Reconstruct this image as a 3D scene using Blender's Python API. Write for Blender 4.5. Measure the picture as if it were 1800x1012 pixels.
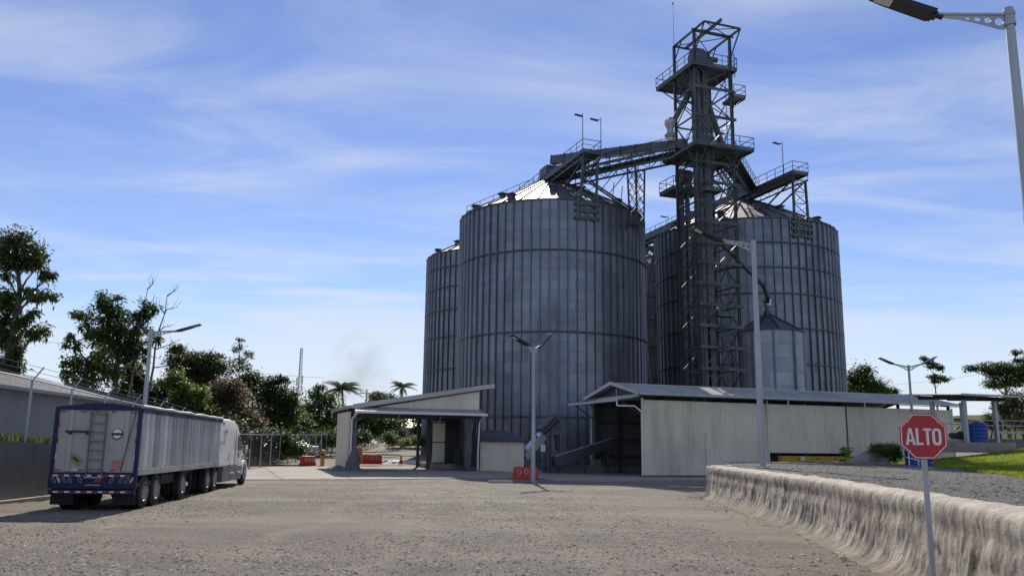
import bpy, bmesh, math, random
from mathutils import Vector, Matrix, noise
random.seed(7)
R = math.radians
scene = bpy.context.scene
for o in list(bpy.data.objects): bpy.data.objects.remove(o)
COL = scene.collection

# ------------------------------------------------------------------ camera
cam = bpy.data.cameras.new('camera'); camo = bpy.data.objects.new('camera', cam); COL.objects.link(camo)
cam.lens = 30.0; cam.sensor_width = 36.0; cam.clip_start = 0.1; cam.clip_end = 6000
camo.location = (0, 0, 1.9)
camo.rotation_euler = (Matrix.Rotation(R(90 + 10.5735), 3, 'X') @ Matrix.Rotation(R(0.7), 3, 'Z')).to_euler()
scene.camera = camo

# ------------------------------------------------------------------ light and sky
SUN_AZ, SUN_EL = -2.5, 39.0            # degrees to the left of the view axis, degrees above the horizon
sd = Vector((math.sin(R(SUN_AZ)) * math.cos(R(SUN_EL)), math.cos(R(SUN_AZ)) * math.cos(R(SUN_EL)), math.sin(R(SUN_EL))))
sun = bpy.data.lights.new('sun', 'SUN'); suno = bpy.data.objects.new('sun', sun); COL.objects.link(suno)
sun.energy = 4.6; sun.angle = R(0.53); sun.color = (1, 0.93, 0.83)
suno.rotation_euler = sd.to_track_quat('Z', 'Y').to_euler(); suno.location = sd * 300
scene.view_settings.view_transform = 'Standard'; scene.view_settings.look = 'None'
scene.view_settings.gamma = 1; scene.view_settings.use_curve_mapping = False
scene.view_settings.exposure = 0.3

world = bpy.data.worlds.new('World'); scene.world = world; world.use_nodes = True
nt = world.node_tree; N = nt.nodes; L = nt.links; N.clear()
def wn(t, **k):
    n = N.new(t)
    for a, b in k.items(): setattr(n, a, b)
    return n
def wmath(op, a, b=None, clamp=False):
    n = N.new('ShaderNodeMath'); n.operation = op; n.use_clamp = clamp
    for i, v in enumerate((a, b)):
        if v is None: continue
        if isinstance(v, (int, float)): n.inputs[i].default_value = v
        else: L.new(v, n.inputs[i])
    return n.outputs[0]
def wramp(v, a, b):
    n = N.new('ShaderNodeMapRange'); n.interpolation_type = 'SMOOTHSTEP'
    L.new(v, n.inputs[0]); n.inputs[1].default_value = a; n.inputs[2].default_value = b
    return n.outputs[0]
sky = wn('ShaderNodeTexSky', sky_type='NISHITA'); sky.sun_disc = False
sky.sun_elevation = R(SUN_EL); sky.sun_rotation = R(SUN_AZ); sky.altitude = 600
sky.air_density = 1.0; sky.dust_density = 0.0; sky.ozone_density = 4.0
tc = wn('ShaderNodeTexCoord'); sep = wn('ShaderNodeSeparateXYZ'); L.new(tc.outputs['Generated'], sep.inputs[0])
zc = wmath('MAXIMUM', sep.outputs[2], 0.03)
comb = wn('ShaderNodeCombineXYZ')
L.new(wmath('DIVIDE', sep.outputs[0], zc), comb.inputs[0]); L.new(wmath('DIVIDE', sep.outputs[1], zc), comb.inputs[1])
def wnoise(scale, stretch, rot, detail, rough, dist=0.0, src=None):
    m = wn('ShaderNodeMapping'); L.new(src or comb.outputs[0], m.inputs[0]); m.inputs['Scale'].default_value = stretch; m.inputs['Rotation'].default_value = (0, 0, R(rot))
    n = wn('ShaderNodeTexNoise'); L.new(m.outputs[0], n.inputs[0]); n.inputs['Scale'].default_value = scale
    n.inputs['Detail'].default_value = detail; n.inputs['Roughness'].default_value = rough; n.inputs['Distortion'].default_value = dist
    return n.outputs[0]
# high thin cirrus streaks, and a bank of low cloud toward the horizon
c1 = wramp(wnoise(0.8, (1.0, 2.1, 1), -52, 9, 0.58, 0.6), 0.30, 0.84)
c1b = wramp(wnoise(0.45, (1, 1, 1), 10, 3, 0.5), 0.24, 0.60)
cirrus = wmath('MULTIPLY', wmath('MULTIPLY', c1, c1b), 0.8)
low_n = wnoise(1.0, (1.6, 1.6, 9.0), 0, 8, 0.6, 0.4, src=tc.outputs['Generated'])
low_e = wmath('ADD', wmath('MULTIPLY', sep.outputs[2], -3.4), 0.50)
low = wramp(wmath('ADD', low_n, low_e), 0.50, 0.66)
cl = wmath('MAXIMUM', cirrus, wmath('MULTIPLY', low, wmath('ADD', wmath('MULTIPLY', wramp(wnoise(2.6, (1, 1, 4.5), 0, 9, 0.62, 0.5, src=tc.outputs['Generated']), 0.32, 0.68), 0.42), 0.5)), clamp=True)
mixc = wn('ShaderNodeMix', data_type='RGBA'); L.new(cl, mixc.inputs[0])
hs = wn('ShaderNodeHueSaturation'); L.new(sky.outputs[0], hs.inputs['Color']); hs.inputs['Hue'].default_value = 0.515; hs.inputs['Saturation'].default_value = 1.0; hs.inputs['Value'].default_value = 1.0
L.new(hs.outputs[0], mixc.inputs[6]); mixc.inputs[7].default_value = (6.0, 6.4, 7.2, 1)
bg = wn('ShaderNodeBackground'); L.new(mixc.outputs[2], bg.inputs[0]); bg.inputs[1].default_value = 0.1
out = wn('ShaderNodeOutputWorld'); L.new(bg.outputs[0], out.inputs[0])

# ------------------------------------------------------------------ materials (base colours only; light does the rest)
MATS = {}
def mat(name, col, rough=0.6, metal=0.0, var=0.12, scale=2.0, bump=0.0, bscale=30.0, objvar=0.0, stretch=(1, 1, 1), col2=None, lo=0.3, hi=0.7, spec=0.5, transl=0.0, island=0.0, stain=None, stain_amt=0.0, stain_scale=0.5, stain_str=(1, 1, 1), stain_lo=0.5, stain_hi=0.65, bdist=0.02, nrough=0.6, ndet=6, speck=None, speck_scale=60, speck_lo=0.6, speck_hi=0.66):
    m = bpy.data.materials.new(name); MATS[name] = m; m.use_nodes = True
    t = m.node_tree; n = t.nodes; l = t.links; n.clear()
    o = n.new('ShaderNodeOutputMaterial'); p = n.new('ShaderNodeBsdfPrincipled')
    p.inputs['Roughness'].default_value = rough; p.inputs['Metallic'].default_value = metal; p.inputs['Specular IOR Level'].default_value = spec
    g = n.new('ShaderNodeNewGeometry')
    def nz(sc, st, det=6, r=0.6):
        mp = n.new('ShaderNodeMapping'); l.new(g.outputs['Position'], mp.inputs[0]); mp.inputs['Scale'].default_value = st
        x = n.new('ShaderNodeTexNoise'); l.new(mp.outputs[0], x.inputs[0]); x.inputs['Scale'].default_value = sc; x.inputs['Detail'].default_value = det; x.inputs['Roughness'].default_value = r
        return x.outputs[0]
    def mr(v, a, b, c=0.0, d=1.0):
        x = n.new('ShaderNodeMapRange'); l.new(v, x.inputs[0]); x.inputs[1].default_value = a; x.inputs[2].default_value = b; x.inputs[3].default_value = c; x.inputs[4].default_value = d
        return x.outputs[0]
    def mix(f, a, b):
        x = n.new('ShaderNodeMix'); x.data_type = 'RGBA'
        if isinstance(f, float): x.inputs[0].default_value = f
        else: l.new(f, x.inputs[0])
        for i, v in ((6, a), (7, b)):
            if isinstance(v, tuple): x.inputs[i].default_value = (*v, 1)
            else: l.new(v, x.inputs[i])
        return x.outputs[2]
    ca = tuple(max(0, c * (1 - var)) for c in col); cb = col2 or tuple(min(1, c * (1 + var)) for c in col)
    c = mix(mr(nz(scale, stretch, ndet, nrough), lo, hi), ca, cb)
    if stain:
        c = mix(mr(nz(stain_scale, stain_str, 8, 0.65), stain_lo, stain_hi, 0, stain_amt), c, stain)
    if speck:
        c = mix(mr(nz(speck_scale, (1, 1, 1), 3, 0.6), speck_lo, speck_hi), c, speck)
    if objvar:
        oi = n.new('ShaderNodeObjectInfo'); h = n.new('ShaderNodeHueSaturation'); l.new(c, h.inputs['Color']); l.new(mr(oi.outputs['Random'], 0, 1, 1 - objvar, 1 + objvar), h.inputs['Value']); c = h.outputs[0]
    if island:
        h = n.new('ShaderNodeHueSaturation'); l.new(c, h.inputs['Color']); l.new(mr(g.outputs['Random Per Island'], 0, 1, 1 - island, 1 + island), h.inputs['Value']); c = h.outputs[0]
    l.new(c, p.inputs['Base Color'])
    if bump:
        b = n.new('ShaderNodeBump'); b.inputs['Strength'].default_value = bump; b.inputs['Distance'].default_value = bdist; l.new(nz(bscale, stretch, 8, max(.6, nrough)), b.inputs['Height']); l.new(b.outputs[0], p.inputs['Normal'])
    if transl:
        tr = n.new('ShaderNodeBsdfTranslucent'); h2 = n.new('ShaderNodeHueSaturation'); l.new(c, h2.inputs['Color']); h2.inputs['Value'].default_value = 1.6; h2.inputs['Hue'].default_value = 0.485; l.new(h2.outputs[0], tr.inputs[0])
        ms = n.new('ShaderNodeMixShader'); ms.inputs[0].default_value = transl; l.new(p.outputs[0], ms.inputs[1]); l.new(tr.outputs[0], ms.inputs[2]); l.new(ms.outputs[0], o.inputs[0])
    else: l.new(p.outputs[0], o.inputs[0])
    return m
M = mat
M('gravel', (0.205, 0.184, 0.152), 0.95, var=0.62, scale=16, ndet=10, nrough=0.78, lo=0.36, hi=0.64, bump=1.0, bscale=9, bdist=0.09, speck=(0.36, 0.33, 0.28), speck_scale=26, speck_lo=0.62, speck_hi=0.68, stain=(0.335, 0.29, 0.225), stain_amt=0.7, stain_scale=0.3, stain_str=(0.22, 1, 1), stain_lo=0.42, stain_hi=0.62, spec=0.2)
M('gravel_grey', (0.155, 0.15, 0.135), 0.95, var=0.65, scale=16, ndet=10, nrough=0.78, lo=0.36, hi=0.64, bump=1.0, bscale=9, bdist=0.09, speck=(0.34, 0.33, 0.30), speck_scale=24, speck_lo=0.6, speck_hi=0.66, stain=(0.10, 0.13, 0.05), stain_amt=0.5, stain_scale=0.35, stain_lo=0.55, stain_hi=0.68, spec=0.2)
M('pebble', (0.25, 0.225, 0.19), 0.9, var=0.3, scale=3, island=0.7, spec=0.25)
M('dark_pebble', (0.14, 0.138, 0.132), 0.9, var=0.3, scale=3, island=0.5, spec=0.25)
M('concrete', (0.34, 0.31, 0.26), 0.9, var=0.16, scale=0.8, bump=0.4, bscale=18, stain=(0.2, 0.18, 0.155), stain_amt=0.5, stain_scale=0.5, spec=0.25)
M('kerb', (0.38, 0.355, 0.31), 0.9, var=0.15, scale=1.5, bump=0.4, spec=0.25)
M('wall_grey', (0.20, 0.20, 0.195), 0.9, var=0.14, scale=0.7, bump=0.35, bscale=14, stain=(0.12, 0.12, 0.115), stain_amt=0.6, stain_scale=0.6, stain_str=(1, 1, 0.25), spec=0.25)
M('render_wall', (0.50, 0.445, 0.37), 0.95, var=0.3, scale=2.2, nrough=0.72, ndet=9, bump=1.0, bscale=7, bdist=0.05, spec=0.15)
M('earth', (0.16, 0.13, 0.09), 0.95, var=0.3, scale=1.2, bump=0.6, spec=0.2)
M('grass_ground', (0.095, 0.13, 0.022), 0.95, var=0.35, scale=1.1, bump=0.8, bscale=12, spec=0.15)
M('hill_grass', (0.14, 0.135, 0.045), 0.95, var=0.4, scale=0.09, bump=0.7, bscale=1.6, col2=(0.075, 0.095, 0.028), spec=0.1)
M('far_land', (0.07, 0.085, 0.035), 0.95, var=0.4, scale=0.03, spec=0.1)
M('grass_blade', (0.19, 0.25, 0.03), 0.7, var=0.3, scale=1.0, island=0.35, transl=0.45, spec=0.25)
M('galv', (0.215, 0.232, 0.268), 0.42, 0.75, var=0.16, scale=0.35, objvar=0.12, stain=(0.085, 0.095, 0.115), stain_amt=0.55, stain_scale=0.22, stain_str=(1, 1, 0.5))
M('galv_liner', (0.22, 0.23, 0.25), 0.6, 0.7)
M('stiffener', (0.165, 0.178, 0.205), 0.4, 0.85, var=0.2, scale=0.7, stretch=(1, 1, 0.3))
M('ring_steel', (0.08, 0.09, 0.10), 0.5, 0.7)
M('roof_steel', (0.17, 0.175, 0.18), 0.58, 0.8, var=0.10, scale=0.6, objvar=0.08)
M('tower_steel', (0.095, 0.108, 0.108), 0.5, 0.65, var=0.22, scale=0.6, objvar=0.12)
M('casing', (0.11, 0.12, 0.13), 0.45, 0.7, var=0.15, scale=0.7, stain=(0.13, 0.13, 0.13), stain_amt=0.5, stain_scale=0.4)
M('bright_galv', (0.50, 0.52, 0.53), 0.35, 0.8, var=0.12, scale=1.2)
M('pole_galv', (0.40, 0.42, 0.44), 0.5, 0.55, var=0.15, scale=2.5, stretch=(1, 1, 0.25))
M('cream_sheet', (0.76, 0.70, 0.55), 0.5, var=0.06, scale=0.5, objvar=0.03, stain=(0.44, 0.40, 0.31), stain_amt=0.55, stain_scale=0.6, stain_str=(1, 1, 0.2))
M('grey_sheet', (0.36, 0.36, 0.345), 0.5, 0.2, var=0.1, scale=0.5, objvar=0.05, stain=(0.25, 0.25, 0.24), stain_amt=0.5, stain_scale=0.6, stain_str=(1, 1, 0.2))
M('zinc_roof', (0.46, 0.455, 0.43), 0.45, 0.35, var=0.1, scale=0.4, objvar=0.06)
M('pale_sheet', (0.36, 0.38, 0.41), 0.5, 0.1, var=0.1, scale=0.5, objvar=0.05)
M('bin_galv', (0.33, 0.35, 0.385), 0.5, 0.5, var=0.1, scale=0.5, objvar=0.12)
M('warm_zinc', (0.42, 0.385, 0.335), 0.5, 0.2, var=0.12, scale=0.5, objvar=0.06)
M('white_paint', (0.72, 0.73, 0.72), 0.4, var=0.05, scale=1.5)
M('cream_plaster', (0.76, 0.69, 0.55), 0.8, var=0.06, scale=0.8, stain=(0.35, 0.33, 0.27), stain_amt=0.5, stain_scale=0.8, stain_lo=0.55, stain_hi=0.75)
M('dark_frame', (0.045, 0.047, 0.05), 0.6)
M('dark_roof', (0.10, 0.11, 0.125), 0.6, 0.3)
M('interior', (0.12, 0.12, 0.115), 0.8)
M('tarp', (0.14, 0.145, 0.15), 0.75, var=0.2, scale=3)
M('white_sheet', (0.62, 0.62, 0.60), 0.7, var=0.15, scale=2)
M('red_plastic', (0.55, 0.035, 0.02), 0.45, var=0.1, scale=3)
M('orange_plastic', (0.62, 0.16, 0.02), 0.45, var=0.1, scale=3)
M('yellow_paint', (0.58, 0.33, 0.02), 0.5, var=0.15, scale=2)
M('white_tape', (0.75, 0.75, 0.74), 0.4)
M('red_tape', (0.40, 0.025, 0.025), 0.4)
M('sign_red', (0.42, 0.012, 0.022), 0.35, var=0.07, scale=4)
M('sign_white', (0.72, 0.72, 0.71), 0.4)
M('blue_plastic', (0.012, 0.055, 0.32), 0.35, var=0.1, scale=3)
M('blue_paint', (0.003, 0.007, 0.062), 0.55, var=0.15, scale=2)
M('trailer_white', (0.42, 0.41, 0.38), 0.5, var=0.07, scale=1.2, stain=(0.30, 0.285, 0.25), stain_amt=0.55, stain_scale=0.9, stain_str=(1, 1, 0.35))
M('trailer_alu', (0.46, 0.47, 0.48), 0.45, 0.4, var=0.12, scale=0.8, objvar=0.32, stain=(0.2, 0.21, 0.22), stain_amt=0.6, stain_scale=1.1, stain_str=(1, 1, 0.15), stain_lo=0.5, stain_hi=0.62)
M('cab_white', (0.82, 0.81, 0.74), 0.3, var=0.04, scale=1)
M('fairing_grey', (0.13, 0.135, 0.14), 0.45, var=0.1, scale=2)
M('rubber', (0.018, 0.018, 0.018), 0.8, var=0.3, scale=6)
M('rim', (0.30, 0.295, 0.28), 0.5, 0.2, var=0.2, scale=5)
M('chassis', (0.025, 0.025, 0.028), 0.7)
M('glass_dark', (0.02, 0.024, 0.028), 0.08, spec=0.8)
M('chrome', (0.6, 0.6, 0.6), 0.15, 1.0)
M('placard', (0.30, 0.27, 0.10), 0.6, var=0.3, scale=9)
M('pink_sticker', (0.50, 0.26, 0.21), 0.6, var=0.15, scale=9)
M('black_print', (0.03, 0.03, 0.03), 0.6)
M('amber', (0.55, 0.33, 0.03), 0.3)
M('lamp_black', (0.012, 0.012, 0.018), 0.45)
M('solar_cell', (0.016, 0.02, 0.05), 0.2, spec=0.6)
M('led_white', (0.6, 0.6, 0.58), 0.35)
M('bark', (0.11, 0.09, 0.07), 0.9, var=0.3, scale=4, stretch=(1, 1, 0.3))
M('pale_bark', (0.22, 0.19, 0.16), 0.9, var=0.25, scale=4, stretch=(1, 1, 0.3))
M('leaf_dark', (0.046, 0.080, 0.018), 0.5, var=0.25, scale=0.7, island=0.4, transl=0.38)
M('leaf_mid', (0.072, 0.118, 0.025), 0.5, var=0.25, scale=0.7, island=0.4, transl=0.35)
M('leaf_light', (0.10, 0.16, 0.03), 0.5, var=0.25, scale=0.8, island=0.4, transl=0.42)
M('leaf_olive', (0.068, 0.085, 0.027), 0.6, var=0.3, scale=0.6, island=0.45, transl=0.3)
M('leaf_brown', (0.105, 0.082, 0.038), 0.6, var=0.3, scale=0.6, island=0.45, transl=0.3)
M('leaf_bright', (0.14, 0.24, 0.03), 0.45, island=0.25, transl=0.5)
M('palm', (0.06, 0.085, 0.025), 0.5, var=0.2, island=0.3, transl=0.3)
M('rock', (0.24, 0.225, 0.20), 0.9, var=0.2, scale=1.6, bump=0.6)
M('far_wall', (0.42, 0.42, 0.40), 0.8, var=0.08)
M('mast_grey', (0.40, 0.41, 0.43), 0.6)
M('wire', (0.03, 0.03, 0.03), 0.6)
# retaining wall: dirt streaks run down the face (position along the wall stretched, height squeezed)
def streaks():
    m = MATS['render_wall']; t = m.node_tree; n = t.nodes; l = t.links
    p = [x for x in n if x.type == 'BSDF_PRINCIPLED'][0]; src = p.inputs['Base Color'].links[0].from_socket
    g = n.new('ShaderNodeNewGeometry'); mp = n.new('ShaderNodeMapping'); l.new(g.outputs['Position'], mp.inputs[0]); mp.inputs['Scale'].default_value = (0.8, 2.0, 0.42)
    a = n.new('ShaderNodeTexNoise'); l.new(mp.outputs[0], a.inputs[0]); a.inputs['Scale'].default_value = 2.2; a.inputs['Detail'].default_value = 9; a.inputs['Roughness'].default_value = 0.68
    s = n.new('ShaderNodeSeparateXYZ'); l.new(g.outputs['Normal'], s.inputs[0])
    up = n.new('ShaderNodeMapRange'); l.new(s.outputs[2], up.inputs[0]); up.inputs[1].default_value = 0.85; up.inputs[2].default_value = 0.35
    r = n.new('ShaderNodeMapRange'); l.new(a.outputs[0], r.inputs[0]); r.inputs[1].default_value = 0.34; r.inputs[2].default_value = 0.58; r.inputs[4].default_value = 0.95
    mu = n.new('ShaderNodeMath'); mu.operation = 'MULTIPLY'; l.new(r.outputs[0], mu.inputs[0]); l.new(up.outputs[0], mu.inputs[1])
    b2 = n.new('ShaderNodeTexNoise'); l.new(g.outputs['Position'], b2.inputs[0]); b2.inputs['Scale'].default_value = 1.0; b2.inputs['Detail'].default_value = 8; b2.inputs['Roughness'].default_value = 0.7
    r2 = n.new('ShaderNodeMapRange'); l.new(b2.outputs[0], r2.inputs[0]); r2.inputs[1].default_value = 0.40; r2.inputs[2].default_value = 0.62; r2.inputs[3].default_value = 0.25
    m2 = n.new('ShaderNodeMath'); m2.operation = 'MULTIPLY'; l.new(mu.outputs[0], m2.inputs[0]); l.new(r2.outputs[0], m2.inputs[1]); mu = m2
    x = n.new('ShaderNodeMix'); x.data_type = 'RGBA'; l.new(mu.outputs[0], x.inputs[0]); l.new(src, x.inputs[6]); x.inputs[7].default_value = (0.075, 0.058, 0.04, 1)
    # soil splashed and heaped against the foot of the wall, with a ragged upper edge
    zp = n.new('ShaderNodeSeparateXYZ'); l.new(g.outputs['Position'], zp.inputs[0]); ad = n.new('ShaderNodeMath'); ad.operation = 'MULTIPLY_ADD'; l.new(b2.outputs[0], ad.inputs[0]); ad.inputs[1].default_value = -.7; l.new(zp.outputs[2], ad.inputs[2])
    so = n.new('ShaderNodeMapRange'); l.new(ad.outputs[0], so.inputs[0]); so.inputs[1].default_value = -.02; so.inputs[2].default_value = -.32
    y2 = n.new('ShaderNodeMix'); y2.data_type = 'RGBA'; l.new(so.outputs[0], y2.inputs[0]); l.new(x.outputs[2], y2.inputs[6]); y2.inputs[7].default_value = (0.21, 0.18, 0.14, 1)
    l.new(y2.outputs[2], p.inputs['Base Color'])
streaks()
# yard gravel: paler packed lanes where trucks drive, broken up by loose stone
def tracks():
    m = MATS['gravel']; t = m.node_tree; n = t.nodes; l = t.links
    p = [x for x in n if x.type == 'BSDF_PRINCIPLED'][0]; src = p.inputs['Base Color'].links[0].from_socket
    g = n.new('ShaderNodeNewGeometry'); s = n.new('ShaderNodeSeparateXYZ'); l.new(g.outputs['Position'], s.inputs[0])
    def mt(op, *v, cl=False):
        x = n.new('ShaderNodeMath'); x.operation = op; x.use_clamp = cl
        for i, q in enumerate(v):
            if isinstance(q, (int, float)): x.inputs[i].default_value = q
            else: l.new(q, x.inputs[i])
        return x.outputs[0]
    def nz(sc, d=5):
        x = n.new('ShaderNodeTexNoise'); l.new(g.outputs['Position'], x.inputs[0]); x.inputs['Scale'].default_value = sc; x.inputs['Detail'].default_value = d; x.inputs['Roughness'].default_value = .65; return x.outputs[0]
    wob = mt('MULTIPLY', mt('SUBTRACT', nz(.12, 2), .5), 5.0); tot = None
    for c, k, q in ((1.5, -.16, .0), (3.6, -.16, .0), (-7.5, -.11, .0), (-9.6, -.11, .0), (-2.2, .02, -.0016), (-4.3, .02, -.0016), (6.5, -.33, .002), (8.6, -.33, .002)):
        line = mt('ADD', mt('ADD', mt('MULTIPLY', s.outputs[1], k), mt('MULTIPLY', mt('MULTIPLY', s.outputs[1], s.outputs[1]), q)), c)
        d = mt('ABSOLUTE', mt('SUBTRACT', mt('SUBTRACT', s.outputs[0], line), wob)); f = mt('SUBTRACT', 1.0, mt('DIVIDE', d, .55), cl=True); tot = f if tot is None else mt('MAXIMUM', tot, f)
    brk = mt('MULTIPLY', mt('SUBTRACT', nz(.7), .36), 3.2, cl=True); fac = mt('MULTIPLY', mt('MULTIPLY', tot, brk), .75, cl=True)
    x = n.new('ShaderNodeMix'); x.data_type = 'RGBA'; l.new(fac, x.inputs[0]); l.new(src, x.inputs[6]); x.inputs[7].default_value = (.36, .315, .25, 1)
    dk = mt('MULTIPLY', mt('SUBTRACT', nz(.26), .53), 5.0, cl=True); y = n.new('ShaderNodeMix'); y.data_type = 'RGBA'; l.new(mt('MULTIPLY', dk, .55), y.inputs[0]); l.new(x.outputs[2], y.inputs[6]); y.inputs[7].default_value = (.10, .094, .085, 1)
    l.new(y.outputs[2], p.inputs['Base Color'])
tracks()
# chain link: thin diagonal wires, open between them
def chainlink():
    m = bpy.data.materials.new('chain_link'); MATS['chain_link'] = m; m.use_nodes = True; t = m.node_tree; n = t.nodes; l = t.links; n.clear()
    o = n.new('ShaderNodeOutputMaterial'); p = n.new('ShaderNodeBsdfPrincipled'); p.inputs['Base Color'].default_value = (0.20, 0.21, 0.22, 1); p.inputs['Metallic'].default_value = 0.4; p.inputs['Roughness'].default_value = 0.6
    tr = n.new('ShaderNodeBsdfTransparent'); ms = n.new('ShaderNodeMixShader')
    g = n.new('ShaderNodeNewGeometry'); s = n.new('ShaderNodeSeparateXYZ'); l.new(g.outputs['Position'], s.inputs[0])
    def mth(op, a, b):
        x = n.new('ShaderNodeMath'); x.operation = op
        for i, v in enumerate((a, b)):
            if isinstance(v, (int, float)): x.inputs[i].default_value = v
            elif v is not None: l.new(v, x.inputs[i])
        return x.outputs[0]
    def stripe(v): return mth('LESS_THAN', mth('FRACT', mth('MULTIPLY', v, 11.0), None), 0.13)
    f = mth('MAXIMUM', stripe(mth('ADD', s.outputs[1], s.outputs[2])), stripe(mth('SUBTRACT', s.outputs[1], s.outputs[2])))
    l.new(f, ms.inputs[0]); l.new(tr.outputs[0], ms.inputs[1]); l.new(p.outputs[0], ms.inputs[2]); l.new(ms.outputs[0], o.inputs[0])
chainlink()

# ------------------------------------------------------------------ helpers
def obj(name, me, parent=None, loc=None, rotz=0.0):
    o = bpy.data.objects.new(name, me); COL.objects.link(o)
    if parent is not None: o.parent = parent
    if loc is not None: o.location = loc
    if rotz: o.rotation_euler = (0, 0, rotz)
    return o
def tag(o, label, cat, group=None):
    o['label'] = label; o['category'] = cat
    if group: o['group'] = group
    return o
def thing(name, label, cat, loc=(0, 0, 0), rotz=0.0, group=None):
    return tag(obj(name, None, None, loc, rotz), label, cat, group)
def structure(o): o['kind'] = 'structure'; return o
def stuff(o): o['kind'] = 'stuff'; return o
def copy_tree(o, parent=None):
    c = o.copy(); COL.objects.link(c); c.parent = parent
    for ch in o.children: copy_tree(ch, c)
    return c
def basis(p, q):
    p, q = Vector(p), Vector(q); d = q - p; ln = d.length; z = d / ln
    up = Vector((0, 0, 1)) if abs(z.z) < 0.98 else Vector((0, 1, 0))
    x = up.cross(z).normalized(); y = z.cross(x)
    return p, q, ln, x, y, z
class MB:
    def __init__(s): s.v = []; s.f = []
    def add(s, vs, fs):
        k = len(s.v); s.v += [tuple(v) for v in vs]; s.f += [tuple(i + k for i in f) for f in fs]; return s
    def box(s, c, d, rz=0.0, rx=0.0, ry=0.0):
        m = Matrix.Rotation(rz, 3, 'Z') @ Matrix.Rotation(ry, 3, 'Y') @ Matrix.Rotation(rx, 3, 'X'); c = Vector(c)
        vs = [c + m @ Vector((x * d[0] / 2, y * d[1] / 2, z * d[2] / 2)) for x in (-1, 1) for y in (-1, 1) for z in (-1, 1)]
        return s.add(vs, [(0, 1, 3, 2), (4, 6, 7, 5), (0, 4, 5, 1), (2, 3, 7, 6), (0, 2, 6, 4), (1, 5, 7, 3)])
    def bar(s, p, q, w, h=None):
        h = h or w; p, q, ln, x, y, z = basis(p, q)
        vs = [b + x * (i * w / 2) + y * (j * h / 2) for b in (p, q) for i, j in ((-1, -1), (1, -1), (1, 1), (-1, 1))]
        return s.add(vs, [(3, 2, 1, 0), (4, 5, 6, 7), (0, 1, 5, 4), (1, 2, 6, 5), (2, 3, 7, 6), (3, 0, 4, 7)])
    def tube(s, p, q, r0, r1=None, n=8, caps=True):
        r1 = r0 if r1 is None else r1; p, q, ln, x, y, z = basis(p, q)
        vs = [b + (x * math.cos(2 * math.pi * i / n) + y * math.sin(2 * math.pi * i / n)) * r for b, r in ((p, r0), (q, r1)) for i in range(n)]
        fs = [(i, (i + 1) % n, n + (i + 1) % n, n + i) for i in range(n)]
        if caps: fs += [tuple(range(n - 1, -1, -1)), tuple(range(n, 2 * n))]
        return s.add(vs, fs)
    def path(s, pts, rs, n=6):
        for i in range(len(pts) - 1): s.tube(pts[i], pts[i + 1], rs[i], rs[i + 1], n)
        return s
    def prism(s, prof, a0, a1, axis='x'):
        n = len(prof)
        def P(a, u, w): return (a, u, w) if axis == 'x' else ((u, a, w) if axis == 'y' else (u, w, a))
        vs = [P(a, u, w) for a in (a0, a1) for u, w in prof]
        return s.add(vs, [tuple(range(n - 1, -1, -1)), tuple(range(n, 2 * n))] + [(i, (i + 1) % n, n + (i + 1) % n, n + i) for i in range(n)])
    def lathe(s, prof, c=(0, 0, 0), n=24, axis='z'):
        k = len(prof); vs = []
        for i in range(n):
            a = 2 * math.pi * i / n
            for r, z in prof:
                u, w = r * math.cos(a), r * math.sin(a)
                vs.append((c[0] + u, c[1] + w, c[2] + z) if axis == 'z' else (c[0] + z, c[1] + u, c[2] + w))
        return s.add(vs, [(i * k + j, ((i + 1) % n) * k + j, ((i + 1) % n) * k + j + 1, i * k + j + 1) for i in range(n) for j in range(k - 1)])
    def mesh(s, name, m, smooth=False, fix=True):
        me = bpy.data.meshes.new(name); me.from_pydata(s.v, [], s.f)
        if fix:
            bm = bmesh.new(); bm.from_mesh(me); bmesh.ops.recalc_face_normals(bm, faces=bm.faces); bm.to_mesh(me); bm.free()
        me.materials.append(MATS[m])
        if smooth:
            me.polygons.foreach_set('use_smooth', [True] * len(me.polygons)); me.set_sharp_from_angle(angle=R(38))
        me.update(); return me
    def build(s, name, m, parent=None, loc=None, rotz=0.0, smooth=False, bevel=0.0, fix=True):
        o = obj(name, s.mesh(name, m, smooth, fix), parent, loc, rotz)
        if bevel:
            b = o.modifiers.new('bevel', 'BEVEL'); b.width = bevel; b.segments = 2; b.limit_method = 'ANGLE'
        return o
UNIT = {}
def beam(name, p, q, w, m, parent=None, h=None):
    "one straight steel member; all members of a material share one cube mesh"
    if m not in UNIT: UNIT[m] = MB().box((0, 0, 0), (1, 1, 1)).mesh('member', m)
    p, q, ln, x, y, z = basis(p, q); o = obj(name, UNIT[m], parent)
    mt = Matrix((x * w, y * (h or w), z * ln)).transposed().to_4x4(); mt.translation = (p + q) / 2
    o.matrix_basis = mt; return o
def interp(t, pts):
    if t <= pts[0][0]: return pts[0][1]
    for (a, u), (b, w) in zip(pts, pts[1:]):
        if t <= b: return u + (w - u) * (t - a) / (b - a)
    return pts[-1][1]
def sstep(a, b, x):
    t = max(0, min(1, (x - a) / (b - a))); return t * t * (3 - 2 * t)
def corr_sheet(width, length, m, pitch=0.2, depth=0.035, name='sheet'):
    "profiled sheet in the local x-z plane, ribs along z, facing -y"
    n = max(1, round(width / pitch)); p = width / n; xs = []
    for i in range(n):
        b = i * p; xs += [(b, 0), (b + p * .55, 0), (b + p * .65, -depth), (b + p * .9, -depth)]
    xs.append((width, 0)); mb = MB()
    k = len(xs); mb.add([(x, y, z) for z in (0, length) for x, y in xs], [(i, i + 1, k + i + 1, k + i) for i in range(k - 1)])
    return mb.mesh(name, m, fix=False)
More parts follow.
